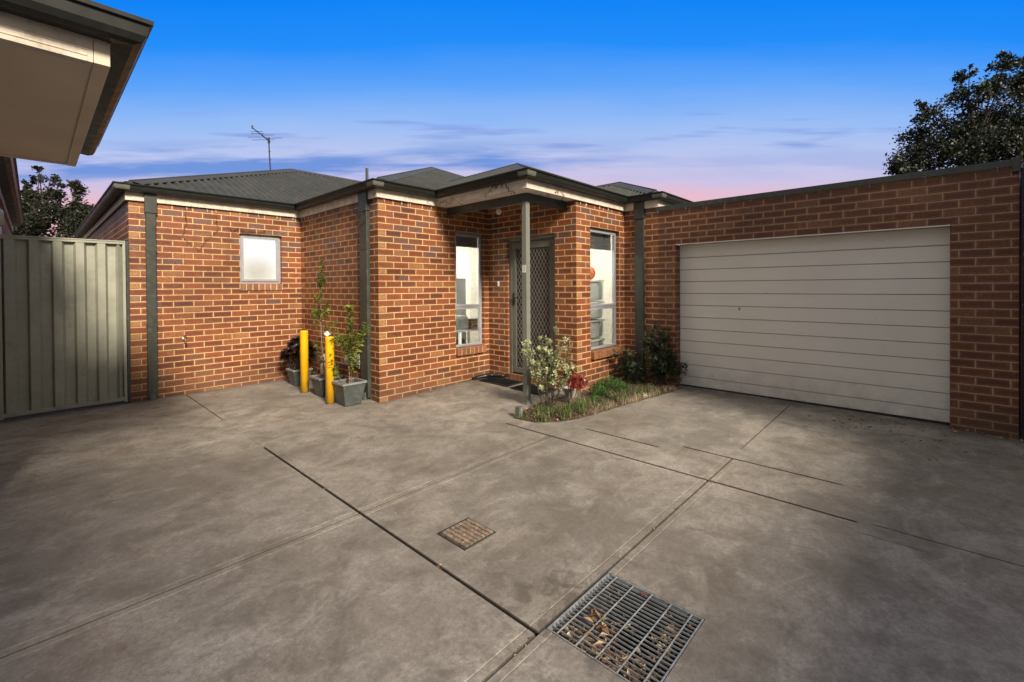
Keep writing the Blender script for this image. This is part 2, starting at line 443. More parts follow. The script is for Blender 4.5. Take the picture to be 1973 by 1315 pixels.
# ------------------------------------------------------------------ brick walls
def wall(mb, u, v, d, length, z0, z1, holes=(), seed=0, flip=False, depth=.11, top=None, rev_len=0.):
    """vertical brick face starting at (u,v) along d ('u' or 'v'); outward is +v for 'u' walls and -u for 'v' walls.
       holes: (s0,s1,za,zb); a reveal of the given depth is built into each."""
    off = seed*24.0 + (.12 if flip else 0.)
    def pt(s, z, dep=0.):
        return P(u+s, v-dep, z) if d == 'u' else P(u+dep, v+s, z)
    ss = sorted({0., length, *[h[0] for h in holes], *[h[1] for h in holes]})
    zs = sorted({z0, z1, *[h[2] for h in holes], *[h[3] for h in holes]})
    for a, b in zip(ss, ss[1:]):
        for c, e in zip(zs, zs[1:]):
            if any(h[0] <= a+1e-6 and b <= h[1]+1e-6 and h[2] <= c+1e-6 and e <= h[3]+1e-6 for h in holes): continue
            uv = [(a+off, c), (b+off, c), (b+off, e), (a+off, e)]
            mb.face([pt(a, c), pt(b, c), pt(b, e), pt(a, e)], uv)
    for h in holes:
        a, b, c, e = h[:4]; dp = h[4] if len(h) > 4 else depth
        for s, sg in ((a, 1), (b, -1)):
            uv = [(off+a+.0, c), (off+a+dp, c), (off+a+dp, e), (off+a, e)]
            mb.face([pt(s, c), pt(s, c, dp), pt(s, e, dp), pt(s, e)], uv)
        if len(h) > 4: continue
        uv = [(off+a, 100.0), (off+b, 100.0), (off+b, 100.0+dp), (off+a, 100.0+dp)]
        mb.face([pt(a, e), pt(b, e), pt(b, e, dp), pt(a, e, dp)], uv)

house = thing('brick_house', 'single-storey red-brown brick house with dark metal hipped roof, front porch and attached garage', 'house')
g0 = -.35
ZT = 2.66
C0 = (-2.24, -2.49); C1 = (0., -2.49); C2 = (0., 0.); C3 = (2.03, 0.); C4 = (2.03, 1.75); C5 = (3.376, 1.75); C6 = (3.376, 5.968)
w = MB()
wall(w, C0[0], -10.5, 'v', 8.01, g0, ZT, seed=1)
wall(w, *C0, 'u', 2.24, g0, ZT, [(1.317, 1.932, 1.462, 2.322)], seed=2)
wall(w, *C1, 'v', 2.49, g0, ZT, seed=3, flip=False)
wall(w, *C2, 'u', 2.03, g0, ZT, [(1.317, 1.927, .43, 2.322)], seed=4)
wall(w, *C3, 'v', 1.75, g0, 2.74, [(.43, 1.375, .086, 2.236)], seed=5, flip=True)
wall(w, *C4, 'u', 1.346, g0, ZT, [(.35, 1.186, .43, 2.322)], seed=6)
wall(w, C5[0], C5[1], 'v', .57, g0, ZT, seed=7, flip=True)
w.face([P(.9, .0, ZT), P(2.03, .0, ZT), P(2.03, .0, 2.74), P(.9, .0, 2.74)], [(96.9, ZT), (98.03, ZT), (98.03, 2.74), (96.9, 2.74)])
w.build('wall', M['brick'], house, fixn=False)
w = MB()
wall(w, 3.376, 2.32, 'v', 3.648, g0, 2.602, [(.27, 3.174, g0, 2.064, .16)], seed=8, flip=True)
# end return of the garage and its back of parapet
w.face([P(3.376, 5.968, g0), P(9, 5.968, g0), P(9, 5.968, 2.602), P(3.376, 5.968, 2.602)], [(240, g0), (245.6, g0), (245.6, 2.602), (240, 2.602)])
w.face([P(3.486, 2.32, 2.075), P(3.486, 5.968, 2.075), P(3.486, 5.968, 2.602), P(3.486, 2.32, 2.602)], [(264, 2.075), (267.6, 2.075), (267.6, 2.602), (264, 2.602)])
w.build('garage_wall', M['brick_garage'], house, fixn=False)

# brick sills and door step: rowlock bricks
def rowlock(mb, box, along, ztop, zbot, seed):
    u0, u1, v0, v1 = box
    n = max(1, round(((u1-u0) if along == 'u' else (v1-v0))/.0865)); gap = .009
    for i in range(n):
        if along == 'u':
            a = u0+(u1-u0)*i/n; b = u0+(u1-u0)*(i+1)/n-gap
            mb_box_uv(mb, a, b, v0, v1, zbot, ztop, seed+i)
        else:
            a = v0+(v1-v0)*i/n; b = v0+(v1-v0)*(i+1)/n-gap
            mb_box_uv(mb, u0, u1, a, b, zbot, ztop, seed+i)
def mb_box_uv(mb, u0, u1, v0, v1, z0, z1, k):
    c = [P(u, v, z) for z in (z0, z1) for u, v in ((u0, v0), (u1, v0), (u1, v1), (u0, v1))]
    bu = k*.9+.30; bv = (k % 7)*.172+.012
    for f in ((0, 1, 2, 3), (4, 7, 6, 5), (0, 4, 5, 1), (1, 5, 6, 2), (2, 6, 7, 3), (3, 7, 4, 0)):
        mb.face([c[i] for i in f], [(bu, bv+.01), (bu+.1, bv+.01), (bu+.1, bv+.07), (bu, bv+.07)])

# ------------------------------------------------------------------ windows
def window(kind, wallu, wallv, s0, s1, z0, z1, label, seed, transom=None, sill=True):
    """wall runs along u at v = wallv"""
    fr = MB(); a = wallu+s0; b = wallu+s1; vo = wallv-.065; vi = wallv-.105; t = .042
    zb = z0+.0
    fr.box(a, b, vi, vo, z1-t, z1); fr.box(a, b, vi, vo, zb, zb+t*.8); fr.box(a, a+t, vi, vo, zb+t*.8, z1-t); fr.box(b-t, b, vi, vo, zb+t*.8, z1-t)
    o = fr.build('window', M['alu'], house, bevel=.003); o['label'] = label
    def pane(x0, x1, za, zb_, mat, sash, nm='pane'):
        p = MB(); p.box(x0, x1, wallv-.088, wallv-.084, za, zb_); p.build(nm, mat, o)
    if transom:
        f = MB(); f.box(a+t, b-t, vi, vo+.002, transom-.022, transom+.022)
        # awning sash above
        x0, x1, za, zc = a+t*.7, b-t*.7, transom+.022, z1-t*.7; q = .034
        for bx in ((x0, x1, za, za+q), (x0, x1, zc-q, zc), (x0, x0+q, za+q, zc-q), (x1-q, x1, za+q, zc-q)):
            f.box(bx[0], bx[1], vo-.004, vo+.016, bx[2], bx[3])
        f.box((a+b)/2-.03, (a+b)/2+.03, vo+.016, vo+.022, za+.004, za+.016)
        f.build('sash', M['alu'], o, bevel=.002)
        pane(x0+q, x1-q, za+q, zc-q, M['glass'], 1); pane(a+t, b-t, zb+t*.8, transom-.022, M['glass'], 0)
    else:
        f = MB(); x0, x1, za, zc = a+t*.7, b-t*.7, zb+t*.6, z1-t*.7; q = .036
        for bx in ((x0, x1, za, za+q), (x0, x1, zc-q, zc), (x0, x0+q, za+q, zc-q), (x1-q, x1, za+q, zc-q)):
            f.box(bx[0], bx[1], vo-.004, vo+.016, bx[2], bx[3])
        f.build('sash', M['alu'], o, bevel=.002)
        pane(x0+q, x1-q, za+q, zc-q, M['frosted'], 1)
    if sill:
        s = MB(); rowlock(s, (a, b, wallv-.10, wallv+sill), 'u', z0-.012, z0-.118, seed)
        ob = s.build('sill', M['sill_brick'], o, bevel=.004)
        s = MB(); s.box(a+.002, b-.002, wallv-.10, wallv+sill-.005, z0-.112, z0-.016)
        s.build('sill_mortar', M['fascia'], o)
    return o
window('bath', C0[0], C0[1], 1.317, 1.932, 1.548, 2.322, 'small square window of lit frosted glass with grey aluminium frame', 3, sill=.018)
wa = window('a', 0., 0., 1.317, 1.927, .516, 2.322, 'tall window left of the front door, grey box and white jamb behind it', 20, transom=1.13, sill=.045)
wb = window('b', C4[0], C4[1], .35, 1.186, .516, 2.322, 'tall window right of the porch with storage tubs behind it', 40, transom=1.13, sill=.06)

# rooms behind the two clear windows
def room(u0, u1, v0, v1, hole, nm, lamp=True):
    m = MB(); z0, z1 = -.0, 2.62
    m.face([P(u0, v0, z0), P(u1, v0, z0), P(u1, v0, z1), P(u0, v0, z1)])
    m.face([P(u0, v0, z0), P(u0, v1, z0), P(u0, v1, z1), P(u0, v0, z1)])
    m.face([P(u1, v0, z0), P(u1, v1, z0), P(u1, v1, z1), P(u1, v0, z1)])
    m.face([P(u0, v0, z1), P(u1, v0, z1), P(u1, v1, z1), P(u0, v1, z1)])
    m.face([P(u0, v0, z0), P(u1, v0, z0), P(u1, v1, z0), P(u0, v1, z0)])
    a, b, c, d = hole
    for x0, x1, za, zb in ((u0, a, z0, z1), (b, u1, z0, z1), (a, b, z0, c), (a, b, d, z1)):
        m.face([P(x0, v1, za), P(x1, v1, za), P(x1, v1, zb), P(x0, v1, zb)])
    # lining of the opening
    m.box(a-.012, a, v1, v1+.02, c, d); m.box(b, b+.012, v1, v1+.02, c, d)
    m.build(nm, M['cream'], house, fixn=False)
    l = MB(); cu, cv = (u0+u1)/2, (v0+v1)/2
    l.box(cu-.3, cu+.3, cv-.3, cv+.3, 2.55, 2.58); l.build('ceiling_light', M['lamp'], house)
room(.35, 2.9, -2.6, -.13, (1.33, 1.915, .53, 2.30), 'study_walls')
room(2.2, 4.5, .0, 1.62, (2.39, 3.205, .53, 2.30), 'bedroom_walls')
b = MB(); b.box(1.36, 1.885, -.112, -.108, 2.10, 2.28); b.build('blind', M['blind'], wa)
b = MB(); b.box(2.41, 3.16, 1.628, 1.632, 2.02, 2.28); b.build('blind', M['blind'], wb)
# room wall return and panels seen through the left window
b = MB(); b.box(2.16, 2.40, -1.06, -1.0, 0.02, 1.62); b.build('grey_panel_door', M['greybox'], house)
b = MB(); b.box(2.62, 2.66, -.9, -.2, .02, 2.5); b.build('door_jamb', M['white'], house)

# things inside
t = thing('desk', 'pale desk inside the tall window left of the front door', 'desk')
m = MB(); m.box(1.75, 2.42, -.95, -.42, .70, .73); m.build('desk_top', M['greybox'], t)
for x, y in ((1.78, -.45), (2.39, -.45), (1.78, -.92), (2.39, -.92)):
    m = MB(); m.box(x-.02, x+.02, y-.02, y+.02, 0.002, .70); m.build('leg', M['tubrim'], t)
t = thing('office_chair', 'dark swivel chair under the desk behind the left tall window', 'chair')
m = MB(); m.box(2.0, 2.36, -1.25, -.98, .42, .50); m.build('seat', M['black'], t, bevel=.02)
m = MB(); m.box(2.0, 2.36, -1.30, -1.26, .50, .92); m.build('backrest', M['black'], t, bevel=.015)
m = MB(); m.tube([P(2.18, -1.12, .03), P(2.18, -1.12, .42)], .025, 10); m.build('column', M['greybox'], t)
m = MB()
for k in range(5):
    an = k*2*math.pi/5; m.bar(P(2.18, -1.12, .04), P(2.18+.24*math.cos(an), -1.12+.24*math.sin(an), .03), .03, .03)
m.build('base', M['black'], t)
t = thing('printer', 'grey machine standing on the desk behind the left tall window', 'printer')
m = MB(); m.box(1.80, 2.03, -.75, -.50, .732, .94); m.build('body', M['appliance'], t, bevel=.025)
m = MB(); m.box(1.82, 2.01, -.73, -.52, .942, .965); m.build('lid', M['greybox'], t)
t = thing('cardboard_box', 'small black box with yellow markings on the desk behind the left window', 'box')
m = MB(); m.box(2.06, 2.22, -.62, -.48, .732, .90); m.build('box_body', M['black'], t)
m = MB()
for k in range(6): m.box(2.075+k*.022, 2.09+k*.022, -.4799, -.477, .80, .80+rnd.uniform(.010, .022))
m.build('yellow_marking', M['yellow'], t)
names = ['second from the bottom of the stack', 'third from the bottom of the stack', 'topmost of the stack under the basketball']
tz = [(.30, .58), (.60, .90), (.92, 1.20), (1.22, 1.56)]
lab = ['bottom clear grey storage tub of the stack behind the right tall window',
       'clear grey storage tub just above the lowest one behind the right window',
       'clear grey storage tub just below the topmost one behind the right window',
       'topmost clear grey storage tub directly under the orange basketball']
for (z0, z1), l in zip(tz, lab):
    t = thing('storage_tub', l, 'storage tub', 'storage tubs stacked behind the right window')
    m = MB(); m.box(2.72, 3.42, 1.02, 1.32, z0, z1-.03); m.build('tub_body', M['tub'], t, bevel=.035)
    m = MB(); m.box(2.70, 3.44, 1.00, 1.345, z1-.03, z1); m.box(3.39, 3.405, 1.325, 1.335, z0+.03, z1-.03); m.build('lid', M['tubrim'], t, bevel=.008)
    m = MB(); m.box(3.44, 3.455, 1.12, 1.22, z1-.10, z1+.004); m.build('latch', M['tubrim'], t)
    m = MB(); m.box(3.28, 3.32, 1.345, 1.352, z1-.09, z1-.05); m.build('latch', M['tubrim'], t)
t = thing('side_cabinet', 'dark grey cabinet the clear tubs stand against behind the right window', 'cabinet')
m = MB(); m.box(2.72, 3.60, .70, .98, .002, 1.80); m.build('carcass', M['appliance'], t)
m = MB(); m.box(2.70, 3.46, 1.0, 1.34, .002, .285); m.build('plinth', M['appliance'], t)
m = MB(); bc = P(3.19, 1.19, 1.675)
def sphere(mb, c, r, n=20, k=12, sx=1., sz=1.):
    mb.lathe(c, [(r*math.sin(math.pi*i/k)*sx, -r*math.cos(math.pi*i/k)*sz) for i in range(k+1)], n)
sphere(m, bc, .115, 28, 18)
bb = tag(thing('basketball', 'orange basketball on top of the storage tubs behind the right window', 'ball'))
m.build('ball_skin', M['orange'], bb, smooth=True)
m = MB()
for ax in (Vector((1, 0, 0)), Vector((0, 1, .4)).normalized(), Vector((.3, .2, 1)).normalized()):
    x = ax.cross(Vector((0, .3, 1))).normalized(); y = ax.cross(x)
    m.tube([bc+(x*math.cos(i*math.pi/16)+y*math.sin(i*math.pi/16))*.1155 for i in range(33)], .0022, 5, False)
m.build('seam', M['black'], bb)

# ------------------------------------------------------------------ front door (faces -u, in the wall u = 2.03)
dw0, dw1, dz0, dz1 = .43, 1.375, .086, 2.236
f = MB(); uo = 2.03+.035; ui = 2.03+.10; t_ = .055
f.box(uo, ui, dw0, dw0+t_, dz0, dz1); f.box(uo, ui, dw1-t_, dw1, dz0, dz1); f.box(uo, ui, dw0+t_, dw1-t_, dz1-t_-.02, dz1)
f.box(uo-.02, uo, dw0-.0, dw1, dz1-.05, dz1-.0)
door = f.build('front_door', M['postmetal'], house, bevel=.003)
door['label'] = 'grey-green security screen door with diamond mesh and black handle'
f = MB(); a, b_, za, zb = dw0+t_+.004, dw1-t_-.004, dz0+.02, dz1-t_-.026; st = .078
uo2, ui2 = 2.075, 2.098
f.box(uo2, ui2, a, a+st, za, zb); f.box(uo2, ui2, b_-st, b_, za, zb); f.box(uo2, ui2, a+st, b_-st, zb-.105, zb); f.box(uo2, ui2, a+st, b_-st, za, za+.08)
f.build('screen_frame', M['postmetal'], door, bevel=.003)
f = MB(); f.box(2.115, 2.125, a, b_, za, zb); f.build('door_leaf', M['darkdoor'], door)
# diamond mesh: wavy verticals meeting alternately
f = MB(); pw = .066; ph = .110; y0, y1 = a+st, b_-st; z0_, z1_ = za+.08, zb-.105
nl = int((y1-y0)/(pw/2))+1; uu = 2.086
for i in range(-60, nl+60):
    for sg in (1, -1):
        # straight diagonal clipped to the opening
        yc = y0+i*pw
        pts = []
        L = (z1_-z0_)*pw/ph
        ya, yb = (yc, yc+L) if sg == 1 else (yc, yc-L)
        # param clip
        t0, t1 = 0., 1.
        dy = yb-ya
        for lim, s_ in ((y0, 1), (y1, -1)):
            # s_*(ya+dy*t-lim)>=0
            den = s_*dy; num = s_*(lim-ya)
            tt = num/den if abs(den) > 1e-9 else 0
            if den > 0: t0 = max(t0, tt)
            else: t1 = min(t1, tt)
        if t1-t0 < .004: continue
        p0 = P(uu, ya+dy*t0, z0_+(z1_-z0_)*t0); p1 = P(uu, ya+dy*t1, z0_+(z1_-z0_)*t1)
        f.bar(p0, p1, .0033, .0036)
f.build('diamond_mesh', M['meshwire'], door, fixn=False)
f = MB(); hy = a+.035
f.box(uo2-.012, uo2, hy-.019, hy+.019, 1.16, 1.36)
f.bar(P(uo2-.035, hy, 1.285), P(uo2-.035, hy+.125, 1.285), .016, .02); f.tube([P(uo2-.012, hy, 1.285), P(uo2-.042, hy, 1.285)], .011, 10)
f.tube([P(uo2-.012, hy, 1.20), P(uo2-.018, hy, 1.20)], .010, 10)
f.build('handle', M['black'], door, bevel=.002)
f = MB(); rowlock(f, (2.03-.012, 2.03+.10, dw0, dw1), 'v', .082, -.03, 60)
f.build('door_step', M['sill_brick'], house, bevel=.004)
f = MB(); f.box(2.03-.004, 2.13, dw0, dw1, -.1, .075); f.build('step_mortar', M['fascia'], house)
# doorbell
f = MB(); f.box(2.03-.018, 2.03, .215, .25, 1.47, 1.55)
db = f.build('doorbell', M['white'], house, bevel=.006)
f = MB(); f.tube([P(2.012, .2325, 1.50), P(2.008, .2325, 1.50)], .009, 12); f.build('button', M['greybox'], db)

# ------------------------------------------------------------------ garage door
f = MB(); zs = [-.028, .108] + [.108+.176*k for k in range(1, 11)] + [2.066]
face_u = 3.376+.15
for z0_, z1_ in zip(zs, zs[1:]):
    gp = .0045
    f.box(face_u, face_u+.02, 2.59, 5.494, z0_+gp, z1_-gp)
f.box(face_u-.004, face_u, 2.59, 5.494, 1.868+.012, 1.868+.024)
gd = f.build('garage_door', M['garage_door'], house, bevel=.0035)
gd['label'] = 'wide cream sectional garage door with horizontal grooves'
f = MB(); f.box(3.380, face_u+.03, 2.592, 5.492, 2.067, 2.073); f.box(3.370, 3.380, 2.592, 5.492, 2.058, 2.070); f.build('lintel', M['garage_door'], gd)
f = MB(); f.box(face_u+.010, face_u+.03, 2.585, 5.50, -.03, 2.066); f.build('door_backing', M['greybox'], gd)
f = MB(); f.box(face_u+.002, face_u+.02, 2.59, 5.494, -.052, -.026); f.build('bottom_seal', M['black'], gd)
f = MB(); f.tube([P(face_u-.006, 3.42, 1.13), P(face_u+.004, 3.42, 1.13)], .014, 12); f.box(face_u-.012, face_u-.004, 3.416, 3.424, 1.11, 1.15); f.build('lock', M['galv'], gd)

# ------------------------------------------------------------------ fascia, gutters (swept round the staircase of walls)
def sweep(mb, path, prof, closed_prof=True, ends=True):
    """path: wall-line corners (u,v); prof: (outward offset, z)"""
    n = len(path); rings = []
    for i, (u, v) in enumerate(path):
        du = dv = 0.
        segs = []
        if i > 0: segs.append((path[i-1], path[i]))
        if i < n-1: segs.append((path[i], path[i+1]))
        nu = nv = 0.
        for a, b in segs:
            if abs(b[0]-a[0]) > abs(b[1]-a[1]): nv = 1.
            else: nu = -1.
        rings.append([P(u+nu*o, v+nv*o, z) for o, z in prof])
    k = len(prof)
    for i in range(n-1):
        for j in range(k if closed_prof else k-1):
            a, b = rings[i][j], rings[i][(j+1) % k]; c, d = rings[i+1][(j+1) % k], rings[i+1][j]
            mb.face([a, b, c, d])
    if ends and closed_prof: mb.face(rings[0]); mb.face(rings[-1])
Pa, Pb = (.985, 0.), (.985, 1.75)
path = [(C0[0], -10.6), C0, C1, C2, Pa, Pb, C5, (C5[0], 2.30), (9., 2.30)]
f = MB(); sweep(f, path, [(.004, 2.652), (.034, 2.652), (.034, 2.768), (.004, 2.768)])
# shadow grooves of the lining boards on the fascia
f.build('fascia', M['fascia'], house)
f = MB()
for z in (2.688, 2.706, 2.728): sweep(f, path[2:7], [(.034, z), (.0365, z), (.0365, z+.0035), (.034, z+.0035)])
f.build('fascia_bead', M['fascia'], house)
GP = [(.036, 2.842), (.036, 2.764), (.104, 2.758), (.128, 2.766), (.140, 2.790), (.150, 2.832), (.166, 2.838), (.168, 2.852), (.154, 2.856), (.147, 2.846), (.134, 2.795), (.122, 2.774), (.100, 2.768), (.042, 2.772), (.042, 2.842)]
f = MB(); sweep(f, path, GP); f.build('gutter', M['gutter'], house)
# mitre brackets: small bright joiner at each outer corner
for (u, v) in (C0, C2, Pb, (C5[0], 2.30)):
    f = MB()
    sweep(f, [(u, v-.004), (u, v), (u+.004, v)], [(.140, 2.772), (.150, 2.79), (.157, 2.828), (.152, 2.828), (.143, 2.79)])
    f.build('gutter_joiner', M['postmetal'], house)

# ------------------------------------------------------------------ hipped roofs of corrugated sheet
roof = bpy.data.objects.new('roof', None)
TAN = .418
def plane_sheet(mb, poly, p=.115, amp=.019):
    """poly: 3D convex polygon, first edge is the eave; corrugations run up the slope"""
    o = poly[0]; ea = (poly[1]-poly[0]).normalized(); nr = (poly[1]-poly[0]).cross(poly[-1]-poly[0]).normalized()
    if nr.z < 0: nr = -nr
    eb = nr.cross(ea)
    if eb.z < 0: eb = -eb
    pts = [((q-o).dot(ea), (q-o).dot(eb)) for q in poly]
    amax = max(a for a, _ in pts); amin = min(a for a, _ in pts)
    n = int((amax-amin)/(p/8)); k0 = len(mb.v); cols = []
    for i in range(n+1):
        a = amin+(amax-amin)*i/n; a_ = min(max(a, amin+1e-5), amax-1e-5)
        bs = []
        for (x0, y0), (x1, y1) in zip(pts, pts[1:]+pts[:1]):
            if (x0-a_)*(x1-a_) < 0: bs.append(y0+(y1-y0)*(a_-x0)/(x1-x0))
        if len(bs) < 2: bs = [0, 0]
        h = amp*math.tanh(1.6*math.sin(2*math.pi*a/p))
        mb.v += [tuple(o+ea*a+eb*min(bs)+nr*h), tuple(o+ea*a+eb*max(bs)+nr*h)]; mb.at += [0., 0.]
    for i in range(n):
        q = k0+2*i; mb.f.append((q, q+2, q+3, q+1)); mb.uv.append(None)
def cap(mb, a, b, n1, n2, wd=.15, lift=.016):
    """ridge or hip capping along a-b lying on the two planes with normals n1, n2"""
    d = (b-a).normalized()
    if abs(d.z) > .1: a = a+d*.20
    for n, other in ((n1, n2), (n2, n1)):
        x = d.cross(n).normalized()
        if x.z > 0: x = -x
        # away from the ridge, down this plane
        l = n*lift
        up = Vector((0, 0, lift*1.3))
        q = [a+up, b+up, b+x*wd+l, a+x*wd+l, a+x*wd+l*.2, b+x*wd+l*.2]
        mb.face([q[0], q[1], q[2], q[3]]); mb.face([q[3], q[2], q[5], q[4]])
    mb.tube([a+Vector((0, 0, lift*1.2)), b+Vector((0, 0, lift*1.2))], .014, 6)
ZE = 2.842
def hip(u0, u1, v0, v1, ridge, rm, cm, trimz=0.):
    """footprint; ridge along 'u' or 'v'"""
    if ridge == 'u':
        h = (v1-v0)/2; a, b = P(u0+h, (v0+v1)/2, ZE+h*TAN), P(u1-h, (v0+v1)/2, ZE+h*TAN)
    else:
        h = (u1-u0)/2; a, b = P((u0+u1)/2, v1-h, ZE+h*TAN), P((u0+u1)/2, v0+h, ZE+h*TAN)
    A, B, C_, D = P(u0, v1, ZE), P(u1, v1, ZE), P(u1, v0, ZE), P(u0, v0, ZE)
    cs = 1/math.sqrt(1+TAN*TAN); sn = TAN*cs
    nf, nr, nb, nl = Vector((0, -sn, cs)), Vector((sn, 0, cs)), Vector((0, sn, cs)), Vector((-sn, 0, cs))
    if ridge == 'u':
        plane_sheet(rm, [A, B, b, a]); plane_sheet(rm, [C_, D, a, b]); plane_sheet(rm, [D, A, a]); plane_sheet(rm, [B, C_, b])
        cap(cm, A, a, nf, nl); cap(cm, a, b, nf, nb); cap(cm, B, b, nf, nr)
    else:
        plane_sheet(rm, [A, B, a]); plane_sheet(rm, [D, A, a, b]); plane_sheet(rm, [B, C_, b, a]); plane_sheet(rm, [C_, D, b])
        cap(cm, A, a, nf, nl); cap(cm, a, b, nl, nr); cap(cm, B, a, nf, nr)
rm, cm = MB(), MB()
e = .115
hip(C0[0]-e, 9.5, -9.40, C1[1]+e, 'u', rm, cm)
hip(-e, 7.2, -8.5, e, 'v', rm, cm)
hip(.985-e, 4.0, -4., 1.75+e, 'v', rm, cm)
hip(C5[0]-e, 6.35, -5., 2.30+e, 'v', rm, cm)
ro = rm.build('roof', M['roof'], house, fixn=False)
cm.build('ridge_cap', M['roof'], ro, fixn=False)
# ceiling under the roof so that no light leaks, and the porch lining
f = MB(); f.box(.95, 2.03, -.0, 1.74, 2.735, 2.75)
f.build('porch_ceiling', M['soffit'], house)
f = MB(); f.box(.985, 1.165, .0, 1.745, 2.655, 2.668); f.box(1.165, 2.03, 1.585, 1.745, 2.655, 2.668); f.build('eave_lining', M['soffit'], house)
f = MB(); f.box(1.165, 1.235, .0, 1.59, 2.545, 2.73); f.box(1.235, 2.03, 1.52, 1.59, 2.545, 2.73); f.build('porch_beam', M['greenmetal'], house, bevel=.003)
# flat metal roof of the garage behind its parapet
f = MB(); f.box(3.486, 9, 2.45, 5.968, 2.30, 2.34); f.build('garage_roof', M['roof'], house)
f = MB(); f.box(3.352, 3.50, 2.30, 5.975, 2.602, 2.652); f.box(3.346, 3.352, 2.30, 5.975, 2.585, 2.655)
f.build('parapet_capping', M['greenmetal'], house, bevel=.003)
f = MB(); f.box(3.335, 3.376, 5.915, 5.975, 2.53, 2.668); f.build('rainwater_head', M['greenmetal'], house, bevel=.004)

# ------------------------------------------------------------------ porch post with number
f = MB(); f.box(1.157, 1.232, 1.515, 1.59, -.04, 2.545)
post = f.build('porch_post', M['postpaint'], house, bevel=.004)
f = MB(); f.box(1.150, 1.239, 1.508, 1.597, -.05, -.03); f.box(1.185, 1.205, 1.59, 1.594, -.03, .06); f.build('base_plate', M['galv'], post)
f = MB(); f.box(1.1545, 1.157, 1.524, 1.582, 1.64, 1.735)
pl = f.build('number_plate', M['white'], post)
cu = bpy.data.curves.new('digit', 'FONT'); cu.body = '3'; cu.size = .105; cu.extrude = .0006; cu.align_x = 'CENTER'; cu.align_y = 'CENTER'
tmp = bpy.data.objects.new('digit_tmp', cu); COL.objects.link(tmp)
dg = bpy.context.evaluated_depsgraph_get(); me = bpy.data.meshes.new_from_object(tmp.evaluated_get(dg)); bpy.data.objects.remove(tmp)
me.transform(Matrix.Diagonal((.50, .98, 1, 1)))
# text plane faces -X; its right-hand direction runs towards -Y (viewer looks along +X)
me.transform(Matrix(((0, 0, -1, 0), (-1, 0, 0, 0), (0, 1, 0, 0), (0, 0, 0, 1))))
dgo = bpy.data.objects.new('digit', me); COL.objects.link(dgo); dgo.parent = pl; dgo.location = P(1.1538, 1.553, 1.6875); me.materials.clear(); me.materials.append(M['black'])

# ------------------------------------------------------------------ downpipes
def downpipe(u0, u1, v0, v1, label, shoe=True):
    f = MB(); f.box(u0, u1, v0, v1, -.03, 2.50)
    o = f.build('downpipe', M['greenmetal'], house, bevel=.006); o['label'] = label
    f = MB(); cu_, cv_ = (u0+u1)/2, (v0+v1)/2
    f.box(u0-.012, u1+.012, v0-.012 if v0 > -2 else v0, v1+.012, 2.50, 2.765); f.build('pipe_head', M['greenmetal'], o, bevel=.004)
    f = MB()
    for z in (1.98, .95):
        f = MB(); f.box(u0-.004, u1+.004, v0-.004, v1+.004, z, z+.03); f.build('strap', M['greenmetal'], o)
    f = MB(); f.tube([P(cu_, cv_, -.08), P(cu_, cv_, .035)], .052, 16); f.build('stormwater_collar', M['pot'], o)
    return o
downpipe(-2.067, -1.957, -2.488, -2.438, 'dark downpipe at the left end of the front wall')
downpipe(-.052, -.002, -.40, -.205, 'dark downpipe beside the potted saplings')
downpipe(3.326, 3.374, 1.955, 2.10, 'dark downpipe between porch window and garage')

# tap on the wall
f = MB(); ty = -2.49; tu = C0[0]+.593
f.tube([P(tu, ty, .74), P(tu, ty+.07, .74)], .014, 10); f.lathe(P(tu, ty+.002, .74), [(.03, 0), (.028, .006), (.012, .012)], 14, Vector((0, -1, 0)))
tp = f.build('garden_tap', M['brass'], house)
f = MB(); f.tube([P(tu, ty+.06, .745), P(tu, ty+.075, .72), P(tu, ty+.075, .69)], .012, 10); f.tube([P(tu, ty+.05, .75), P(tu, ty+.05, .79)], .007, 8); f.build('spout', M['brass'], tp)
f = MB(); f.tube([P(tu, ty+.05, .79), P(tu, ty+.05, .80)], .022, 8); f.build('handle', M['red'], tp)
f = MB(); f.tube([P(tu, ty+.075, .69), P(tu, ty+.075, .675)], .016, 8); f.build('nozzle', M['red'], tp)

# roof vents
f = MB(); f.tube([P(2.082, -4., 3.70), P(2.082, -4., 4.17)], .032, 12); vp = f.build('vent_pipe', M['greenmetal'], house)

# ------------------------------------------------------------------ fairy-light wires and cup hooks under the eaves
def wire_tangle(name, label, pts, n, spread, mat, zfn=None):
    f = MB()
    for k in range(len(pts)-1):
        a, b = Vector(pts[k]), Vector(pts[k+1]); m_ = 6
        pl_ = [a.lerp(b, i/m_)+(rv(spread) if 0 < i < m_ else Vector()) for i in range(m_+1)]
        f.tube(pl_, .0022, 5, False)
        for i in range(1, m_):
            if rnd.random() < n:
                q = pl_[i]; f.tube([q, q+rv(.03)+Vector((0, 0, -.02))], [.0018, .0035], 5)
    return tag(f.build(name, mat), label, 'string lights', 'string lights hung along the eaves')
def W3(u, z, o=.012): return P(u, o, z)
zf = 2.70
wire_tangle('string_light', 'loose dark string-light wire drooping over brickwork left of the small frosted window',
            [P(-1.62, -2.475, 2.62), P(-1.60, -2.47, 2.42), P(-1.66, -2.47, 2.22), P(-1.55, -2.47, 2.10), P(-1.46, -2.47, 2.02), P(-1.40, -2.47, 2.12), P(-1.28, -2.47, 2.26), P(-1.22, -2.47, 2.36), P(-1.24, -2.47, 2.60)], .5, .012, M['wire'])
wire_tangle('string_light', 'dark string-light wire looping above the small frosted window',
            [P(-1.10, -2.47, 2.40), P(-1.02, -2.47, 2.34), P(-.95, -2.47, 2.40), P(-.86, -2.47, 2.335), P(-.72, -2.47, 2.35), P(-.58, -2.47, 2.36), P(-.56, -2.47, 2.40)], .7, .010, M['wire'])
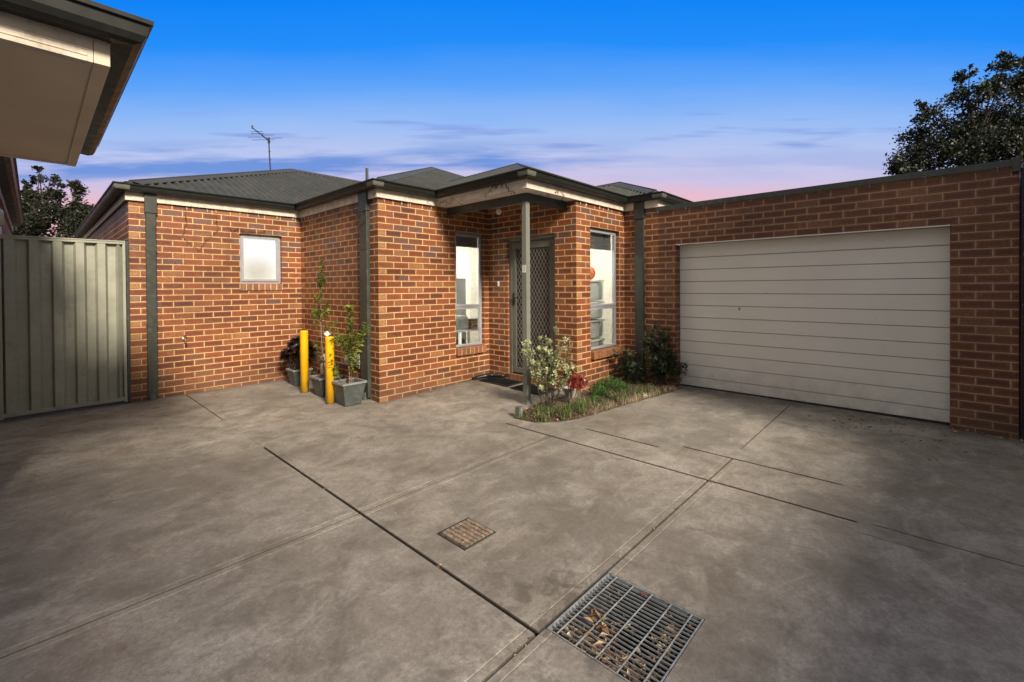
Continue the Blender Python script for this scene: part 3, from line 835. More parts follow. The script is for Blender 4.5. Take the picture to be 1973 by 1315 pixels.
wire_tangle('string_light', 'tangled string-light wire hung on the porch fascia left of the post',
            [P(.938, 1.05, 2.64), P(.936, 1.15, 2.70), P(.936, 1.22, 2.76), P(.936, 1.32, 2.765), P(.936, 1.42, 2.77), P(.936, 1.47, 2.70), P(.936, 1.52, 2.645), P(.95, 1.60, 2.62)], 1., .014, M['wire'])
wire_tangle('string_light', 'thin string-light wire zigzagging where the porch fascia meets the front wall',
            [P(.75, .05, 2.60), P(.78, .05, 2.70), P(.86, .05, 2.62), P(.94, .14, 2.69), P(.938, .22, 2.72), P(.938, .34, 2.64), P(.938, .40, 2.72), P(.938, .62, 2.60)], .6, .010, M['wire'])
wire_tangle('string_light', 'short string-light wire dangling under the porch fascia right of the post',
            [P(1.35, 1.60, 2.64), P(1.50, 1.79, 2.67), P(1.58, 1.79, 2.72), P(1.72, 1.79, 2.66), P(1.84, 1.60, 2.60)], .7, .010, M['wire'])
wire_tangle('string_light', 'string-light wire wound round the top of the downpipe by the potted saplings',
            [P(-.05, -.62, 2.60), P(-.06, -.50, 2.50), P(-.064, -.40, 2.46), P(-.064, -.22, 2.52), P(-.06, -.20, 2.36), P(-.064, -.38, 2.30), P(-.03, -.52, 2.36)], .6, .008, M['wire'])
def hooks(label, pts):
    root = thing('hook_row', label, 'hooks')
    for p in pts:
        p = Vector(p); f = MB()
        f.tube([p, p+Vector((0, 0, -.018)), p+Vector((.005, -.005, -.03)), p+Vector((.0, -.010, -.027))], .0024, 5)
        f.tube([p+Vector((0, 0, -.018)), p+Vector((rnd.uniform(-.01, .01), 0, -.05))], .0025, 5)
        f.build('hook', M['potrim'] if 'parapet' in label else M['white'], root)
hooks('row of small white hooks below the fascia above the frosted window', [P(u, -2.478, 2.645) for u in (-1.60, -1.35, -1.24, -.92, -.66, -.38, -.13)])
hooks('row of small white hooks below the fascia over the potted saplings', [P(-.012, v, 2.645) for v in (-2.42, -2.30, -2.15, -2.05, -1.75, -1.5)])
hooks('row of small white hooks under the eave at the sunlit brick corner', [P(u, .012, 2.645) for u in (.09, .36, .50, .86)])
hooks('row of small white hooks under the fascia above the tub window', [P(u, 1.762, 2.645) for u in (2.12, 2.27, 2.62, 2.86)])
hooks('row of small white hooks along the garage parapet capping', [P(3.343, v, 2.60) for v in (2.33, 2.75, 3.0, 3.3, 3.62, 4.0, 4.37, 4.84, 5.3, 5.82)])

# porch pendant lamp
pn = thing('pendant_lamp', 'small white pendant lamp hanging under the porch ceiling', 'lamp')
f = MB(); f.tube([P(1.72, .55, 2.735), P(1.72, .55, 2.64)], .003, 6); f.build('cord', M['white'], pn)
f = MB(); sphere(f, P(1.72, .55, 2.60), .045, 16, 10); f.build('lamp_globe', M['porchlamp'], pn, smooth=True)

# ------------------------------------------------------------------ TV antenna on the ridge
an = thing('tv_antenna', 'thin TV antenna on a bent mast above the left roof ridge', 'antenna')
b0 = P(.70, -5.92, 4.20); b1 = P(.675, -5.94, 4.93)
f = MB(); f.tube([b0+Vector((0, 0, -.06)), b0.lerp(b1, .4)+Vector((-.006, 0, 0)), b1], .013, 8)
f.tube([b0.lerp(b1, .35), b0.lerp(b1, .38)], .022, 8); f.tube([b0.lerp(b1, .62), b0.lerp(b1, .65)], .022, 8); f.build('mast', M['gutter'], an)
bd = Vector((-.7315, -.6818, 0.)); el = Vector((.6818, -.7315, 0))
bs = b1-bd*.06+Vector((0, 0, -.03)); be = b1+bd*.66+Vector((0, 0, .05))
f = MB(); f.tube([bs, be], .010, 8); f.tube([b1+Vector((0, 0, -.08)), b1+Vector((0, 0, .05))], .024, 8); f.build('boom', M['gutter'], an)
f = MB(); f.tube([be+Vector((0, 0, -.02)), be+Vector((0, 0, .045))], .017, 8); f.build('boom_cap', M['black'], an)
f = MB()
for tt, l0, l1, dz in ((.16, -.36, .16, 0.), (.22, -.05, .36, .02), (.36, -.36, .03, .0), (.44, -.02, .26, .02), (.60, -.2, .1, .0), (.74, -.14, .12, 0)):
    c = bs.lerp(be, tt)+Vector((0, 0, dz)); f.tube([c+el*l0, c+el*l1], .0045, 6); f.tube([c-Vector((0, 0, .012)), c+Vector((0, 0, .014))], .010, 6)
f.build('element', M['gutter'], an)

# ------------------------------------------------------------------ left gate of ribbed steel sheet
gt = thing('steel_gate', 'grey-green ribbed steel gate between the two houses', 'gate')
gv = -2.50
f = MB(); prof = []
s = -1.26
xs = -3.62; pitch = .198
x = xs
while x < -2.32:
    prof += [(x, 0.), (x+.056, 0.), (x+.078, .050), (x+.078+.074, .050), (x+.078+.100, 0.)]
    x += pitch
prof.append((x, 0.))
prof = [p for p in prof if p[0] < -2.31]+[(-2.31, 0.)]
for (a, da), (b, db) in zip(prof, prof[1:]):
    f.face([P(a, gv+da, .02), P(b, gv+db, .02), P(b, gv+db, 2.06), P(a, gv+da, 2.06)])
f.build('ribbed_sheet', M['gatesheet'], gt, fixn=False)
f = MB(); f.box(-3.66, -2.30, gv-.02, gv+.055, 2.055, 2.10); f.box(-3.66, -2.30, gv+.055, gv+.062, 2.085, 2.10); f.build('top_rail', M['gatesheet'], gt, bevel=.003)
f = MB(); f.box(-3.66, -2.30, gv-.02, gv+.045, -.012, .032); f.build('bottom_rail', M['gatesheet'], gt, bevel=.003)
f = MB(); f.box(-2.31, -2.279, gv-.02, gv+.048, -.03, 2.10); f.build('gate_stile', M['gatesheet'], gt, bevel=.003)
f = MB(); f.box(-2.272, -2.243, gv-.02, gv+.040, -.06, 2.10); f.build('post', M['greenmetal'], gt, bevel=.003)
f = MB(); f.box(-3.40, -3.366, gv-.0, gv+.058, -.03, 2.11); f.build('gate_stile', M['gatesheet'], gt, bevel=.003)
# cream PVC pipe end behind the gate
pv = thing('vent_pipe', 'cream PVC pipe with a fat rounded cap rising behind the gate', 'pipe')
f = MB(); f.tube([P(-3.42, -3.05, -.05), P(-3.42, -3.05, 2.42)], .045, 16); f.build('pipe', M['white'], pv)
f = MB(); f.lathe(P(-3.42, -3.05, 2.25), [(.048, 0), (.064, .02), (.066, .15), (.06, .20), (.045, .215), (0, .216)], 20); f.build('cap', M['pvc'], pv, smooth=True)

# ------------------------------------------------------------------ neighbouring house on the left (portico overhead, wall behind)
nb = thing('neighbouring_house', 'neighbouring house whose beige boxed eave and dark gutter hang into the top left', 'house')
w = MB()
# its side wall runs along v at u = -3.42 and is seen past the portico; outward normal +u
def facewall(mb, u, va, vb, z0, z1, sd):
    mb.face([P(u, va, z0), P(u, vb, z0), P(u, vb, z1), P(u, va, z1)], [(sd*24, z0), (sd*24+vb-va, z0), (sd*24+vb-va, z1), (sd*24, z1)])
facewall(w, -3.42, -9.5, .9, g0, 2.66, 12)
w.face([P(-8, .9, g0), P(-3.42, .9, g0), P(-3.42, .9, 2.6), P(-8, .9, 2.6)], [(320, g0), (324.6, g0), (324.6, 2.6), (320, 2.6)])
w.face([P(-8, -9.5, g0), P(-3.42, -9.5, g0), P(-3.42, -9.5, 2.6), P(-8, -9.5, 2.6)], [(330, g0), (334.6, g0), (334.6, 2.6), (330, 2.6)])
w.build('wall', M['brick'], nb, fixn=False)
# far eave
f = MB(); f.box(-3.42, -3.385, -8.6, .1, 2.655, 2.77); f.build('fascia', M['fascia'], nb)
f = MB(); k = [(-3.38, 2.845), (-3.38, 2.765), (-3.30, 2.76), (-3.26, 2.79), (-3.245, 2.845), (-3.225, 2.855), (-3.24, 2.865), (-3.262, 2.85), (-3.275, 2.80), (-3.31, 2.775), (-3.37, 2.775), (-3.37, 2.845)]
for (a, za), (b, zb) in zip(k, k[1:]+k[:1]): f.face([P(a, -8.2, za), P(b, -8.2, zb), P(b, .1, zb), P(a, .1, za)])
f.build('gutter', M['gutter'], nb)
f = MB(); f.face([P(-3.36, -8.6, 2.85), P(-3.36, .1, 2.85), P(-7.5, .1, 4.5), P(-7.5, -8.6, 4.5)]); f.build('roof', M['roof'], nb)
# portico: boxed eave, fascia corner (-2.876, 2.68), z 2.44..2.54, back end at v = .35
f = MB(); f.box(-6.5, -2.93, .42, 2.64, 2.448, 2.455); f.build('soffit', M['beige_soffit'], nb)
f = MB(); f.box(-2.93, -2.876, .352, 2.684, 2.44, 2.56); f.box(-6.5, -2.932, .352, .418, 2.442, 2.56); f.build('edge_trim', M['beige_soffit'], nb, bevel=.002)
f = MB(); f.box(-6.5, -2.932, 2.636, 2.684, 2.44, 2.60)
f.box(-6.5, -2.95, 2.684, 2.687, 2.462, 2.4635); f.box(-6.5, -2.95, 2.684, 2.687, 2.487, 2.4885); f.box(-2.951, -2.949, 2.684, 2.687, 2.44, 2.56)
f.build('portico_fascia', M['fascia'], nb)
f = MB(); q = [(-.0, 2.66), (.0, 2.545), (.07, 2.538), (.098, 2.548), (.112, 2.575), (.118, 2.618), (.132, 2.624), (.134, 2.642), (.120, 2.647), (.112, 2.632), (.10, 2.58), (.09, 2.56), (.01, 2.555), (.01, 2.66)]
def nsweep():
    pth = [(-2.875, .375, 1, 0), (-2.875, 2.685, 1, 1), (-7., 2.685, 0, 1)]
    rings = [[P(u+a*o, v+b*o, z) for o, z in q] for u, v, a, b in pth]
    for i in range(2):
        for j in range(len(q)):
            f.face([rings[i][j], rings[i][(j+1) % len(q)], rings[i+1][(j+1) % len(q)], rings[i+1][j]])
    f.face(rings[0])
nsweep(); f.build('portico_gutter', M['gutter'], nb)
f = MB(); cs_ = [P(-2.885, .36, 2.64), P(-2.885, 2.70, 2.64), P(-7., 2.70, 2.64), P(-7., .36, 2.64)]
f.face(cs_); f.face([P(-2.885, .36, 2.645), P(-2.885, 2.70, 2.645), P(-5., .8, 3.4)]); f.face([P(-2.885, 2.70, 2.645), P(-7., 2.70, 2.645), P(-5., .8, 3.4)]); f.build('portico_roof', M['roof'], nb, fixn=False)
f = MB(); f.box(-2.884, -2.872, 2.681, 2.693, 2.54, 2.64); f.build('corner_trim', M['postmetal'], nb)

# ------------------------------------------------------------------ neighbouring building at the right edge
nr_ = thing('neighbouring_garage', 'dark brick building beyond the narrow gap at the right edge', 'building')
w = MB(); 
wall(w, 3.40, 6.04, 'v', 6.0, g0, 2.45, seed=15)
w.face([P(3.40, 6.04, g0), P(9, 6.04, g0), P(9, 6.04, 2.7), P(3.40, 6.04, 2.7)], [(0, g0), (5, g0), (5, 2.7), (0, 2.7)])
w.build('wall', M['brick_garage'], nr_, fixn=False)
f = MB(); 
f.bar(P(3.34, 6.02, 2.52), P(3.34, 9.0, 4.0), .05, .16); f.bar(P(3.30, 6.0, 2.60), P(3.30, 9.0, 4.08), .05, .05)
f.build('barge_board', M['greenmetal'], nr_)
f = MB(); f.tube([P(3.352, 6.0, -.04), P(3.352, 6.0, 2.40), P(3.36, 6.0, 2.56)], .028, 10); f.build('downpipe', M['gutter'], nr_)

# unseen blocks and a paling fence added behind the viewpoint to shade the yard
w = MB(); w.box(-12, -5.0, 7.2, 14, g0, 6.0); w.build('shade_block', M['beige_soffit'], nb)
w = MB(); w.box(1.5, 9, 7.5, 13, g0, 5.8); w.build('shade_block', M['beige_soffit'], nr_)
pf = thing('shade_fence', 'unseen timber paling fence added behind the viewpoint to shade the yard', 'fence')  # added out of view, keeps low sun off the foreground paving
f = MB()
for i in range(66): f.box(-4.95+i*.103, -4.95+i*.103+.098, 7.35, 7.37, -.06, 1.75+rnd.uniform(-.008, .008))
f.build('palings', M['bark'], pf)
f = MB(); f.box(-4.95, 1.85, 7.37, 7.42, .35, .43); f.box(-4.95, 1.85, 7.37, 7.42, 1.45, 1.53); f.build('rails', M['darkbark'], pf)

# ------------------------------------------------------------------ paving
def gz(u, v):
    z = -.055+.048*math.exp(-((u-2.1)**2+(v-.3)**2)/1.1)-.022*math.exp(-((u-.0)**2+(v-.2)**2)/.35)
    z += .012*math.exp(-((u-3.4)**2+(v-3.2)**2)/2.)
    return z
J = [  # (axis, pos, from, to, width, depth, shoulder)
    ('v', -1.64, -2.47, -.72, .010, .010, 0), ('v', -1.64, .19, .67, .006, .003, 0), ('v', -1.635, .67, 4.08, .020, .022, 1),
    ('v', .44, 1.9, 4.97, .024, .016, 1), ('v', .865, 2.72, 3.42, .024, .014, 0), ('v', 1.03, 3.66, 4.80, .024, .014, 1), ('v', .47, 5.09, 7., .011, .010, 0),
    ('u', 2.53, -6., .44, .013, .008, 1), ('u', 2.51, .44, .86, .006, .004, 0), ('u', .13, -6., -1.66, .006, .004, 0),
    ('u', 4.075, -4.5, 1.03, .015, .0065, 1), ('u', 4.06, 1.42, 3.34, .010, .008, 0), ('v', .545, .07, .76, .008, .006, 0), ('v', .30, 5.05, 5.25, .008, .005, 0)]
DR = (-1.59, -1.06, 4.085, 4.585)     # drain pit opening
us = set(); vs = set()
def seq(a, b, n): return [a+(b-a)*i/n for i in range(n+1)]
us.update(seq(-9, 9, 72)); vs.update(seq(-9, 12, 84))
us.update(seq(-4, 3.4, 60)); vs.update(seq(-2.5, 6, 68))
for ax, p, a, b, wd, dp, sh in J:
    S = us if ax == 'v' else vs; T = vs if ax == 'v' else us
    S.update((p-wd/2-.0015, p-wd/2, p-wd/2+.0015, p+wd/2-.0015, p+wd/2, p+wd/2+.0015)); T.update((a, b, a+.002, b-.002))
    if sh: S.update((p-.055, p-.05, p-.045, p+.045, p+.05, p+.055))
us.update((DR[0], DR[1])); vs.update((DR[2], DR[3]))
def thin(S, keep):
    S = sorted(S); out = [S[0]]
    for x in S[1:]:
        if x-out[-1] > .0008: out.append(x)
    return out
us = thin(us, 0); vs = thin(vs, 0)
# snap drain edges exactly
us = [DR[0] if abs(x-DR[0]) < .001 else DR[1] if abs(x-DR[1]) < .001 else x for x in us]
vs = [DR[2] if abs(x-DR[2]) < .001 else DR[3] if abs(x-DR[3]) < .001 else x for x in vs]
def groove(u, v):
    d = 0.; g_ = 0.
    for ax, p, a, b, wd, dp, sh in J:
        x, y = (u, v) if ax == 'v' else (v, u)
        if y < a or y > b: continue
        r = abs(x-p)
        if r <= wd/2-.001: d = max(d, dp); g_ = max(g_, min(1., dp/.010))
        elif r <= wd/2+.001: d = max(d, dp*.5); g_ = max(g_, min(1., dp/.010))
        if sh and .044 < r < .056:
            d = max(d, .0030 if r < .052 and r > .048 else 0.)
    return d, g_
pm = MB(); nu = len(us)
for v in vs:
    for u in us:
        d, g_ = groove(u, v)
        pm.v.append(tuple(P(u, v, gz(u, v)-d))); pm.at.append(g_)
for j in range(len(vs)-1):
    for i in range(nu-1):
        if us[i] >= DR[0]-1e-6 and us[i+1] <= DR[1]+1e-6 and vs[j] >= DR[2]-1e-6 and vs[j+1] <= DR[3]+1e-6: continue
        k = j*nu+i; pm.f.append((k, k+nu, k+nu+1, k+1)); pm.uv.append(None)
tag(pm.build('driveway', M['concrete'], attr='groove'), kind='structure')
f = MB(); f.face([P(-400, -400, -.42), P(400, -400, -.42), P(400, 400, -.42), P(-400, 400, -.42)])
M['earth'] = simple('dry_ground', (.12, .10, .07), .95, var=.25, scale=.3)
tag(f.build('ground', M['earth']), kind='structure')

# drain pit and its galvanised grate
dt = thing('drain_grate', 'large galvanised drain grate with dry leaves caught in it', 'drain grate')
a0, a1, c0, c1 = DR; zt = gz(-1.3, 4.3)
f = MB()
for pts in (((a0, c0), (a1, c0)), ((a1, c0), (a1, c1)), ((a1, c1), (a0, c1)), ((a0, c1), (a0, c0))):
    (x0, y0), (x1, y1) = pts; f.face([P(x0, y0, zt), P(x1, y1, zt), P(x1, y1, zt-.34), P(x0, y0, zt-.34)])
f.face([P(a0, c0, zt-.34), P(a1, c0, zt-.34), P(a1, c1, zt-.34), P(a0, c1, zt-.34)])
f.build('pit', M['pit'], dt, fixn=False)
f = MB(); wd = .006
f.box(a0+.004, a1-.004, c0+.004, c0+.004+wd, zt-.03, zt+.001); f.box(a0+.004, a1-.004, c1-.004-wd, c1-.004, zt-.03, zt+.001)
f.box(a0+.004, a0+.004+wd, c0+.01, c1-.01, zt-.03, zt+.001); f.box(a1-.004-wd, a1-.004, c0+.01, c1-.01, zt-.03, zt+.001)
f.build('rim', M['galv'], dt)
nbar = 20
f = MB()
for i in range(1, nbar):
    u = a0+.01+(a1-a0-.02)*i/nbar; f.box(u-.0014, u+.0014, c0+.01, c1-.01, zt-.008, zt)
f.build('bearing_bar', M['galv'], dt)
f = MB()
for k in range(5):
    v = c0+.055+(c1-c0-.11)*k/4; f.tube([P(a0+.01, v, zt+.0005), P(a1-.01, v, zt+.0005)], .0036, 6)
f.build('cross_rod', M['galv'], dt)
f = MB(); n_ = 40
f.box(a0+.01, a1-.01, c0+.01, c1-.01, zt-.335, zt-.30)
f.build('silt', M['soil'], dt)
def litter(mb, p, L, mode=0):
    d = Vector((rnd.uniform(-1, 1), rnd.uniform(-1, 1), rnd.uniform(-.2, .35))).normalized()
    nrm = (Vector((0, 0, 1))+rv(.5)).normalized()
    mb.leaf(p, d, nrm, L, L*rnd.uniform(.28, .5), rnd.random(), fold=rnd.uniform(.1, .6), curl=rnd.uniform(-.3, .3))
f = MB()
for i in range(420):
    if rnd.random() < .6: u = rnd.uniform(a0+.015, a0+.13); v = rnd.uniform(c0+.05, c1-.03)
    elif rnd.random() < .6: u = rnd.uniform(a0+.02, a1-.03); v = rnd.uniform(c1-.14, c1-.02)
    else: u = rnd.uniform(a0+.02, a1-.03); v = rnd.uniform(c0+.02, c1-.02)
    litter(f, P(u, v, zt-rnd.uniform(.012, .07)), rnd.uniform(.02, .05))
for i in range(16): litter(f, P(rnd.uniform(-1.50, -1.38), rnd.uniform(4.2, 4.33), zt+.003+rnd.uniform(0, .01)), rnd.uniform(.035, .06))
tag(f.build('dry_leaves', M['litter'], attr='lv', fixn=False), 'brown dry leaves heaped in and under the big drain grate', 'dry leaves', kind='stuff')
f = MB(); f.leaf(P(-1.12, 4.30, zt+.006), Vector((.6, -.5, .1)), Vector((0, .1, 1)), .035, .022, .9)
tag(f.build('red_leaf', M['red'], fixn=False), 'single small red leaf lying on the drain grate', 'leaf')
# small cast cover
ct = thing('drain_cover', 'small square rusty cast-iron cover with a raised chequer pattern', 'drain cover')
a0, a1, c0, c1 = -1.44, -1.19, 3.125, 3.378; z_ = gz(-1.3, 3.25)
f = MB(); f.box(a0, a1, c0, c1, z_-.02, z_+.0025); f.build('plate', M['castdark'], ct)
f = MB(); n_ = 7
for i in range(n_):
    for j in range(n_):
        x = a0+.010+(a1-a0-.020)*(i+.5)/n_; y = c0+.010+(c1-c0-.020)*(j+.5)/n_
        f.box(x-.0125, x+.0125, y-.0125, y+.0125, z_+.0025, z_+.010)
f.build('raised_tread', M['rust'], ct)
f = MB(); 
pts = [P(-1.315+.09*math.cos(t*math.pi/16), 3.25+.09*math.sin(t*math.pi/16), z_+.0075) for t in range(33)]
f.tube(pts, .0022, 5, False); f.box(a0-.008, a1+.004, c0-.008, c0-.002, z_-.01, z_+.003); f.box(a0-.008, a0-.002, c0-.002, c1, z_-.01, z_+.003); f.build('rim', M['black'], ct)

# ------------------------------------------------------------------ bollards
def bollard(u, v, h, label):
    t = thing('bollard', label, 'bollard', 'yellow steel bollards in front of the gas meter')
    z0 = gz(u, v)
    f = MB(); f.lathe(P(u, v, z0-.02), [(.0555, 0), (.0555, h-.005), (.055, h+.002), (.050, h+.010), (.03, h+.014), (0, h+.015)], 28); f.build('tube', M['yellow'], t, smooth=True)
    f = MB(); f.lathe(P(u, v, z0-.01), [(.062, 0), (.062, .012), (.0555, .013)], 24); f.build('footing_ring', M['pit'], t)
bollard(-.435, -1.325, .905, 'yellow steel bollard farther back, beside the dark rosette plant')
bollard(-.465, -.44, .885, 'yellow steel bollard nearer the camera, between the two grey sapling pots')

# ------------------------------------------------------------------ pots
def pot(cu_, cv_, wt, wb_, h, label, rot=0.):
    t = thing('plant_pot', label, 'plant pot', 'square grey plastic pots by the side wall')
    z0 = gz(cu_, cv_)+.001
    def ring(r, z): return [P(cu_, cv_, z0+z)+Matrix.Rotation(rot, 3, 'Z') @ Vector((x*r, y*r, 0)) for x, y in ((-1, -1), (1, -1), (1, 1), (-1, 1))]
    f = MB(); rs = [ring(wb_/2, .0), ring(wb_/2+.004, .01), ring(wt/2-.012, h-.03), ring(wt/2-.012, h), ring(wt/2-.022, h), ring(wb_/2-.008, .02)]
    k0 = len(f.v)
    for r in rs: f.v += [tuple(p) for p in r]; f.at += [0.]*4
    for i in range(5):
        for j in range(4): f.f.append((i*4+j, i*4+(j+1) % 4, i*4+4+(j+1) % 4, i*4+4+j)); f.uv.append(None)
    f.f.append((3, 2, 1, 0)); f.uv.append(None); f.f.append((20, 21, 22, 23)); f.uv.append(None)
    f.build('pot_body', M['pot'], t, bevel=.008)
    f = MB(); o1, i1, o2, i2 = ring(wt/2, h-.022), ring(wt/2-.024, h-.022), ring(wt/2, h+.004), ring(wt/2-.026, h+.004)
    for j in range(4):
        k = (j+1) % 4
        f.face([o1[j], o1[k], o2[k], o2[j]]); f.face([o2[j], o2[k], i2[k], i2[j]]); f.face([i2[j], i2[k], i1[k], i1[j]]); f.face([i1[j], i1[k], o1[k], o1[j]])
    f.build('pot_rim', M['potrim'], t)
    f = MB(); f.face([p+Vector((0, 0, rnd.uniform(-.01, .01))) for p in ring(wt/2-.04, h-.07)]); f.build('pot_soil', M['soil'], t)
    return z0+h-.07
zp1 = pot(-.305, -.235, .335, .215, .30, 'front grey square pot holding the bushier citrus sapling')
zp2 = pot(-.30, -.925, .335, .215, .27, 'middle grey square pot holding the tall thin sapling')
zp3 = pot(-.27, -1.93, .30, .20, .25, 'rear grey square pot holding the dark rosette plant')

def clump(mb, p, n, r, L, W, up=.3, a=(0, 1)):
    for i in range(n):
        d = (rv()+Vector((0, 0, up))).normalized()
        mb.leaf(p+rv(r*rnd.random()), d, (Vector((0, 0, 1))+rv(.4)).normalized(), L*rnd.uniform(.7, 1.2), W*rnd.uniform(.8, 1.2), rnd.uniform(*a))
def branch(mb, lf, pts, r0, r1, nleaf, L, W, start=.3, a=(0, 1), spread=.015, droop=0.):
    pts = [Vector(p) for p in pts]; n = len(pts)
    mb.tube(pts, [r0+(r1-r0)*i/(n-1) for i in range(n)], 6)
    for i in range(nleaf):
        t = start+(1-start)*i/max(1, nleaf-1); k = min(int(t*(n-1)), n-2); q = pts[k].lerp(pts[k+1], t*(n-1)-k)
        ax = (pts[k+1]-pts[k]).normalized(); side = ax.cross(rv()).normalized()
        d = (side+ax*.55+Vector((0, 0, -droop))).normalized()
        lf.leaf(q+side*spread*.3, d, ax, L*rnd.uniform(.7, 1.15), W*rnd.uniform(.8, 1.15), rnd.uniform(*a))
# front citrus sapling
t = thing('citrus_sapling', 'bushy young citrus tree in the front grey pot', 'sapling')
b0 = P(-.30, -.235, zp1-.01); s_ = MB(); l_ = MB()
stem = [b0, b0+Vector((.0, 0, .18)), b0+Vector((-.015, 0, .42)), b0+Vector((.0, 0, .70)), b0+Vector((.02, .0, .98)), b0+Vector((.0, 0, 1.05))]
branch(s_, l_, stem, .010, .004, 150, .078, .034, .30, (.2, 1))
s_.tube([b0+Vector((.03, .0, 0)), b0+Vector((.025, 0, .2)), b0+Vector((.0, 0, .4))], .006, 6)
def V(x, y, z): return Vector((x, y, z))
rt = Vector((.6818, -.7315, 0)); fw = Vector((.7315, .6818, 0))
for (h0, dr, dz, n) in ((.36, -.20, .28, 46), (.45, -.10, .22, 40), (.50, .10, .20, 40), (.30, .15, .26, 36), (.55, -.14, .12, 34), (.62, .03, .25, 36), (.34, .05, .3, 34), (.22, .09, .14, 22), (.52, .10, -.16, 22), (.42, .08, -.2, 20)):
    q = b0+Vector((0, 0, h0)); e_ = q+rt*dr+Vector((0, 0, dz))+fw*rnd.uniform(-.08, .04)
    branch(s_, l_, [q, q.lerp(e_, .5)+rv(.02), e_], .004, .002, int(n*1.0), .074, .033, .2, (.15, 1))
q = b0+V(0, 0, .15); e_ = q-rt*.18+V(0, 0, .24)
branch(s_, l_, [b0, b0-rt*.13+V(0, 0, .12), b0-rt*.20+V(0, 0, .20), b0-rt*.25+V(0, 0, .50)], .004, .002, 80, .074, .033, .40, (.3, 1))
branch(s_, l_, [b0+V(0, 0, .55), b0+rt*.16+V(0, 0, .58), b0+rt*.24+V(0, 0, .82)], .003, .0015, 56, .074, .033, .35, (.3, 1))
s_.build('stem', M['bark'], t); l_.build('leaves', M['citrus'], t, attr='lv', fixn=False)
# tall thin sapling with its tag
t = thing('citrus_sapling', 'tall thin young citrus tree with a white tag in the middle pot', 'sapling')
b0 = P(-.295, -.935, zp2-.01); s_ = MB(); l_ = MB()
stem = [b0, b0+V(0, 0, .2)-rt*.03, b0+V(0, 0, .45)-rt*.05, b0+V(0, 0, .85)-rt*.065, b0+V(0, 0, 1.2)-rt*.06, b0+V(0, 0, 1.5)-rt*.05, b0+V(0, 0, 1.74)-rt*.045]
branch(s_, l_, stem, .010, .003, 190, .062, .026, .50, (.1, .85))
for (h0, dr, dz, n) in ((.85, -.13, .12, 30), (.88, .10, .12, 30), (.95, -.12, .05, 24), (1.15, -.10, .06, 20), (1.3, -.03, .16, 34), (1.35, .04, .1, 22), (.75, .20, .06, 24), (.78, -.10, .06, 20), (1.0, .07, .1, 22), (.45, -.07, .05, 14), (.42, .06, .06, 14), (.3, -.06, .05, 10), (.68, .22, .02, 16)):
    q = b0+V(0, 0, h0)-rt*.055; e_ = q+rt*dr+V(0, 0, dz)+fw*rnd.uniform(-.05, .05)
    branch(s_, l_, [q, q.lerp(e_, .5)+rv(.015), e_], .003, .0015, int(n*1.35), .060, .027, .2, (.05, .8))
s_.build('stem', M['bark'], t); l_.build('leaves', M['citrus'], t, attr='lv', fixn=False)
tg = MB(); c = b0+V(0, 0, .68)+rt*.035-fw*.03
tg.add([c-rt*.05, c+V(0, 0, -.045), c+rt*.055+V(0, 0, -.003), c+V(0, 0, .04), c-rt*.05+fw*.001, c+V(0, 0, -.045)+fw*.001, c+rt*.055+V(0, 0, -.003)+fw*.001, c+V(0, 0, .04)+fw*.001], [(0, 1, 2, 3), (7, 6, 5, 4), (0, 4, 5, 1), (1, 5, 6, 2), (2, 6, 7, 3), (3, 7, 4, 0)])
tg.build('plant_tag', M['white'], t)
# rosette plants
def rosette(mb, c, nrm, r, n, a):
    x = nrm.cross(Vector((.2, .9, .1))).normalized(); y = nrm.cross(x)
    for i in range(n):
        t_ = i*2.39996; q = math.sqrt((i+.5)/n); L = r*(.35+.65*q)
        d = (x*math.cos(t_)+y*math.sin(t_))*q*1.1+nrm*(1.05-.85*q)
        mb.leaf(c+nrm*.01*(1-q), d.normalized(), nrm, L, L*.42, rnd.uniform(*a)*(1-.3*q), fold=.12, curl=.1)
t = thing('rosette_plant', 'near-black rosette succulent with several heads in the rear pot', 'plant')
b0 = P(-.28, -1.94, zp3-.01); s_ = MB(); l_ = MB()
for dr, df, h, r in ((-.02, .0, .46, .10), (-.10, .02, .40, .10), (-.19, -.02, .27, .105), (-.23, .02, .20, .09), (-.08, -.08, .30, .10), (.03, -.06, .35, .10), (.12, .0, .40, .10), (.20, .0, .32, .105), (.22, -.03, .22, .10), (.08, .06, .48, .09), (-.13, -.06, .20, .08), (.0, -.10, .24, .09), (.15, -.05, .12, .09), (-.02, .03, .36, .09)):
    e_ = b0+rt*dr+fw*df+V(0, 0, h+.06); m_ = b0.lerp(e_, .5)+rt*dr*.25
    s_.tube([b0+rt*dr*.1, m_, e_], [.010, .008, .007], 6)
    nrm = (V(0, 0, .8)+rt*dr*2.2-fw*.55+rv(.2)).normalized(); rosette(l_, e_, nrm, r*1.15, 44, (.1, 1))
s_.build('stem', M['darkbark'], t); l_.build('leaves', M['aeonium_black'], t, attr='lv', fixn=False)

